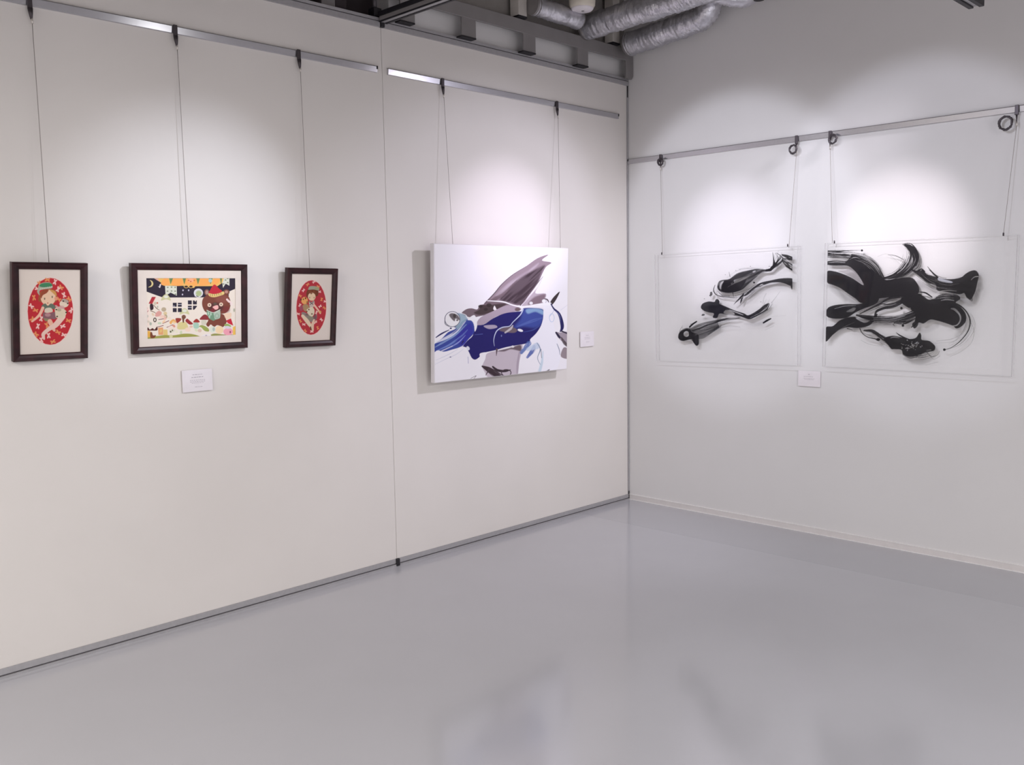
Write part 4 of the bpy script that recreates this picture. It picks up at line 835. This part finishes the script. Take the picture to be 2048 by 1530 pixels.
w, h = 1.00595, 0.71131
gR = acrylic('clear acrylic panel with large tangled black ink swirl and fish, right end of the wall', 1.94891, 1.37018, w, h, -0.00365, -0.489, 0.447, 0.035, 0.70)
s = Sheet(100, 60, 2000, 1470, 0.6)
wash([(250, 610), (350, 690), (440, 740)], [10, 60, 30], 0.25); wash([(170, 580), (260, 640), (330, 720)], [30, 60, 30], 0.18); wash([(1040, 560), (1120, 590), (1200, 620)], 60, 0.22); wash([(1400, 700), (1540, 740), (1600, 640)], [30, 70, 50], 0.3); wash([(1590, 500), (1620, 600)], 60, 0.25)
wash([(480, 900), (600, 940), (800, 960)], 40, 0.2); wash([(950, 980), (1100, 1000), (1200, 960)], 50, 0.2); wash([(900, 1280), (1050, 1310), (1180, 1260)], [20, 60, 20], 0.25); wash([(620, 760), (700, 720), (800, 700)], 60, 0.3); wash([(1380, 960), (1420, 1010), (1400, 1060)], 40, 0.2); wash([(420, 1000), (520, 960), (600, 930)], 40, 0.25); wash([(1020, 330), (1050, 420)], 40, 0.25)
s.stroke([(158, 250), (260, 250), (380, 244), (488, 240)], [14, 12, 5, 2], INK); s.ell(490, 243, 10, 10, INK)
s.stroke([(158, 285), (250, 282), (350, 290), (440, 310)], [60, 60, 50, 20], INK, 0.9, 3, 0.6, 6); s.stroke([(158, 268), (300, 262), (420, 262)], [8, 6, 2], INK)
s.poly([(158, 348), (250, 340), (340, 345), (400, 290), (480, 305), (560, 340), (625, 395), (675, 455), (705, 520), (760, 522), (870, 505), (940, 500), (985, 515), (1025, 570), (1038, 630), (1010, 665), (900, 685), (800, 685), (720, 695), (650, 705), (560, 742), (480, 745), (430, 705), (350, 650), (280, 602), (210, 572), (158, 548), (158, 445), (220, 442), (300, 465), (400, 510), (505, 575), (455, 480), (395, 415), (345, 388), (250, 388), (158, 380)], INK, 0.97, 4)
s.poly([(330, 430), (390, 415), (450, 480), (510, 575), (420, 520), (340, 470), (260, 440)], (120, 112, 114), 0.45, 14)
s.stroke([(400, 290), (520, 330), (610, 390), (690, 500)], [30, 60, 60, 30], INK, 0.9, 3, 0.5, 7); s.stroke([(560, 350), (620, 410), (665, 480)], [2, 6, 3], None, 0.6); s.stroke([(500, 320), (590, 370), (640, 440)], [2, 5, 2], None, 0.6); s.stroke([(370, 330), (420, 310), (470, 320)], [3, 8, 3], None, 0.7, 4)
s.stroke([(170, 360), (250, 352), (330, 360)], [3, 8, 4], None, 0.5)
s.stroke([(690, 510), (780, 495), (870, 450), (945, 375), (975, 290), (945, 215), (885, 185)], [16, 40, 84, 110, 110, 84, 16], INK, 0.97, 3, 0.5, 8)
s.stroke([(900, 186), (965, 230), (1005, 300), (1000, 380)], [14, 60, 66, 30], INK, 0.96, 4); s.stroke([(700, 508), (800, 470), (880, 400), (905, 330)], [14, 18, 20, 10], INK, 0.95)
s.stroke([(740, 284), (815, 295), (885, 330)], [3, 6, 7], INK, 0.8); s.stroke([(640, 300), (740, 280), (860, 380)], [2, 3, 2], INK, 0.3); s.stroke([(860, 510), (940, 440), (1010, 400), (1045, 330)], [10, 40, 30, 12], INK, 0.35, 12)
s.poly([(958, 425), (1030, 440), (1075, 428), (1110, 470), (1180, 490), (1250, 512), (1350, 518), (1440, 500), (1480, 468), (1530, 440), (1580, 436), (1608, 480), (1592, 560), (1572, 640), (1530, 715), (1490, 690), (1470, 650), (1420, 662), (1300, 640), (1210, 625), (1195, 570), (1120, 555), (1060, 505)], INK, 0.97, 4)
s.stroke([(1030, 440), (1060, 420), (1085, 445)], [20, 10, 20], INK); s.poly([(1218, 505), (1260, 515), (1350, 540), (1340, 555), (1230, 535)], (176, 178, 186), 0.9, 5); s.stroke([(1170, 680), (1230, 640), (1300, 625), (1395, 632)], [4, 10, 12, 5], None, 0.8, 4); s.stroke([(1535, 525), (1565, 498), (1602, 492)], [4, 9, 8], None, 0.9)
s.stroke([(1118, 398), (1165, 455), (1215, 500)], [3, 12, 14], INK); s.stroke([(1130, 430), (1220, 490), (1300, 510)], [3, 5, 3], INK, 0.8)
s.stroke([(1490, 640), (1520, 680), (1540, 720)], [40, 50, 20], INK, 0.9, 4, 0.5)
s.poly([(1000, 660), (1060, 665), (1120, 710), (1180, 705), (1230, 670), (1310, 658), (1400, 668), (1432, 705), (1385, 745), (1440, 790), (1482, 850), (1484, 920), (1440, 972), (1392, 990), (1362, 965), (1280, 935), (1200, 912), (1140, 905), (1080, 942), (1030, 935), (960, 985), (995, 920), (1000, 850), (960, 810), (900, 770), (860, 735), (880, 690)], INK, 0.97, 4)
s.stroke([(1040, 640), (1100, 650), (1160, 690)], [6, 14, 10], INK); s.stroke([(1060, 668), (1110, 690), (1150, 690)], [3, 10, 4], None, 0.85)
s.stroke([(1248, 722), (1300, 712), (1370, 722)], [5, 14, 6], None, 0.85); s.stroke([(1345, 800), (1380, 810), (1425, 860), (1430, 915), (1395, 960), (1330, 965)], [12, 22, 16, 14, 12, 6], None, 0.85, 4); s.stroke([(1200, 915), (1280, 945), (1340, 968)], [3, 8, 4], None, 0.6)
s.poly([(143, 840), (168, 790), (240, 765), (350, 756), (450, 756), (560, 735), (650, 705), (620, 755), (520, 795), (430, 835), (350, 885), (260, 897), (180, 888), (150, 866)], INK, 0.97, 4)
s.poly([(340, 830), (400, 795), (430, 800), (400, 830)], None, 0.7, 8); s.stroke([(460, 830), (540, 800), (620, 780)], [4, 12, 6], (140, 132, 134), 0.7, 6)
s.stroke([(440, 862), (560, 888), (700, 900), (850, 890), (980, 850), (1060, 800)], [16, 44, 52, 56, 66, 70], INK, 0.97, 3, 0.25, 6); s.stroke([(480, 880), (600, 905), (740, 915)], [14, 30, 20], INK, 0.97)
s.stroke([(610, 870), (632, 825), (700, 795), (800, 775), (890, 730), (960, 720)], [10, 22, 26, 28, 34, 40], INK, 0.96, 4, 0.12); s.stroke([(470, 850), (560, 805), (650, 760), (760, 700), (900, 680)], [8, 14, 14, 22, 30], INK, 0.9, 4, 0.2); s.stroke([(660, 750), (760, 760), (870, 720)], [8, 14, 20], INK, 0.9)
s.stroke([(640, 850), (720, 830), (840, 815), (950, 800)], [14, 20, 30, 16], None, 0.55, 8); s.ell(868, 796, 12, 12, INK); s.stroke([(700, 745), (800, 730), (860, 700)], [6, 18, 6], None, 0.6, 6)
s.stroke([(800, 935), (900, 930), (1000, 890)], [14, 40, 20], INK, 0.95, 3, 0.5, 6); s.ell(882, 962, 12, 12, INK); s.poly([(970, 945), (1010, 920), (1030, 925), (1022, 965), (990, 990)], INK, 0.95, 4); s.stroke([(790, 950), (800, 965)], [10, 4], INK, 0.6)
s.poly([(144, 982), (210, 968), (270, 918), (340, 888), (420, 878), (440, 900), (520, 935), (585, 900), (620, 850), (640, 860), (600, 925), (545, 968), (440, 985), (350, 978), (280, 1000), (210, 1052), (143, 1115)], INK, 0.97, 4)
s.stroke([(350, 990), (400, 1005)], [10, 4], INK, 0.8); s.stroke([(240, 1020), (330, 970), (420, 930)], [2, 5, 2], None, 0.4)
s.stroke([(470, 990), (490, 1030), (540, 1070), (620, 1090), (660, 1095)], [8, 7, 7, 9, 5], INK); s.stroke([(510, 1008), (590, 1015), (660, 1060), (730, 1110), (780, 1140)], [12, 30, 34, 46, 60], INK, 0.96, 3, 0.25); s.ell(645, 1095, 20, 14, INK)
s.poly([(700, 1085), (780, 1060), (860, 1072), (940, 1090), (1005, 1080), (1040, 1030), (1058, 1055), (1062, 1098), (1130, 1108), (1175, 1140), (1192, 1170), (1175, 1205), (1110, 1215), (1050, 1238), (960, 1262), (885, 1240), (868, 1195), (800, 1188), (770, 1185), (735, 1140)], INK, 0.97, 4)
rr = random.Random(4)
for i in range(60): s.ell(rr.gauss(955, 45), rr.gauss(1150, 24), rr.uniform(3, 7), rr.uniform(3, 6), None, 0.8, 4, rr.uniform(-1, 1))
s.stroke([(765, 1080), (800, 1072), (850, 1080)], [4, 8, 4], None, 0.6)
for (P, w_) in (([(420, 330), (500, 360), (570, 420)], [2, 5, 2]), ([(560, 345), (640, 420), (690, 500)], [2, 4, 2]), ([(920, 250), (945, 310), (900, 400), (830, 460)], [2, 6, 6, 3]), ([(985, 270), (1000, 340), (950, 420)], [2, 5, 2]),
                ([(860, 420), (900, 350), (905, 270)], [3, 6, 3]), ([(1060, 470), (1130, 530), (1190, 560)], [2, 4, 2]), ([(1230, 560), (1320, 575), (1420, 560)], [2, 4, 2]), ([(600, 900), (760, 905), (900, 870)], [2, 5, 3]), ([(700, 880), (850, 870), (980, 830)], [2, 5, 3]),
                ([(1200, 690), (1260, 675), (1340, 680)], [3, 6, 3]), ([(230, 800), (330, 775), (430, 770)], [2, 4, 2])): s.stroke(P, w_, None, 0.7, 4)
s.stroke([(1110, 1200), (1150, 1195)], [8, 5], None, 0.5)
s.stroke([(818, 1030), (860, 1060), (930, 1092), (1000, 1112)], [4, 12, 12, 8], INK); s.stroke([(880, 1240), (960, 1272), (1060, 1240)], [8, 14, 6], INK, 0.6, 8, 0.3)
s.stroke([(1110, 1218), (1160, 1260), (1215, 1240), (1232, 1205)], [8, 6, 4, 3], INK, 0.6); s.stroke([(1130, 1240), (1180, 1285), (1240, 1250)], [5, 4, 3], INK, 0.4)
s.stroke([(1365, 740), (1440, 780), (1500, 845), (1526, 930), (1502, 1020), (1430, 1110), (1350, 1170), (1285, 1192)], [12, 12, 11, 12, 10, 8, 5, 3], INK); s.ell(1279, 1193, 13, 12, INK)
s.stroke([(1530, 930), (1562, 1010), (1540, 1120), (1440, 1210), (1330, 1260)], [3, 5, 4, 4, 2], INK, 0.4); s.stroke([(1200, 1110), (1350, 1090), (1450, 1040)], [3, 5, 3], INK, 0.35); s.stroke([(1190, 1130), (1340, 1120), (1450, 1070)], [2, 4, 2], INK, 0.3); s.stroke([(480, 1100), (560, 1140), (680, 1160)], [3, 4, 3], INK, 0.3); s.stroke([(1100, 1340), (1220, 1310)], [3, 3], INK, 0.3)
s.stroke([(1330, 760), (1400, 800)], [14, 8], INK)
for (P, w_, n) in (([(160, 265), (280, 270), (400, 290), (500, 320)], [70, 80, 70, 50], 18), ([(400, 300), (520, 330), (620, 400), (690, 500)], [90, 90, 80, 60], 26), ([(690, 510), (800, 480), (890, 420), (945, 340), (950, 250), (890, 180)], [50, 90, 130, 150, 140, 60], 26),
                   ([(860, 520), (950, 450), (1020, 400), (1050, 330)], [30, 70, 60, 40], 10), ([(980, 450), (1080, 500), (1200, 560), (1350, 570), (1500, 560)], [60, 110, 140, 120, 160], 18), ([(1470, 560), (1530, 640), (1560, 720)], [100, 120, 120], 18),
                   ([(480, 880), (640, 910), (820, 900), (1000, 850)], [50, 90, 100, 110], 22), ([(470, 850), (620, 780), (780, 720), (950, 690)], [50, 70, 90, 100], 16), ([(150, 1050), (260, 960), (400, 910), (560, 930)], [120, 110, 80, 50], 12),
                   ([(1180, 700), (1290, 680), (1420, 690)], [60, 70, 70], 12), ([(480, 1010), (600, 1050), (740, 1120), (860, 1150)], [30, 60, 80, 60], 14), ([(900, 1200), (1020, 1260), (1150, 1230), (1220, 1160)], [60, 60, 70, 60], 12), ([(1400, 760), (1500, 860), (1530, 980), (1430, 1120), (1280, 1190)], [60, 90, 110, 90, 60], 7)):
    s.hairs(P, w_, n, INK, seed=n*5+1)
for (P, w_, n) in (([(430, 320), (560, 370), (650, 470)], [60, 60, 40], 10), ([(860, 450), (930, 370), (940, 260)], [60, 80, 70], 8), ([(1080, 500), (1220, 560), (1420, 580)], [50, 80, 70], 8), ([(560, 890), (760, 895), (950, 850)], [40, 50, 60], 8), ([(1180, 690), (1300, 675), (1420, 690)], [40, 40, 40], 5)):
    s.hairs(P, w_, n, None, (2, 5), 0.7, seed=n*3)
cR = [(142.1, 173.3), (1982.5, 90.7), (1922.7, 1451.8), (116.1, 1352.9)]
paint_mesh('ink_drawing', s, cR, w, h, (-0.489, 0.035, 0.447, 0.708), -0.0410, 640, 450, m_ink, gR, keep=0.02, label='black ink swirl with fish')
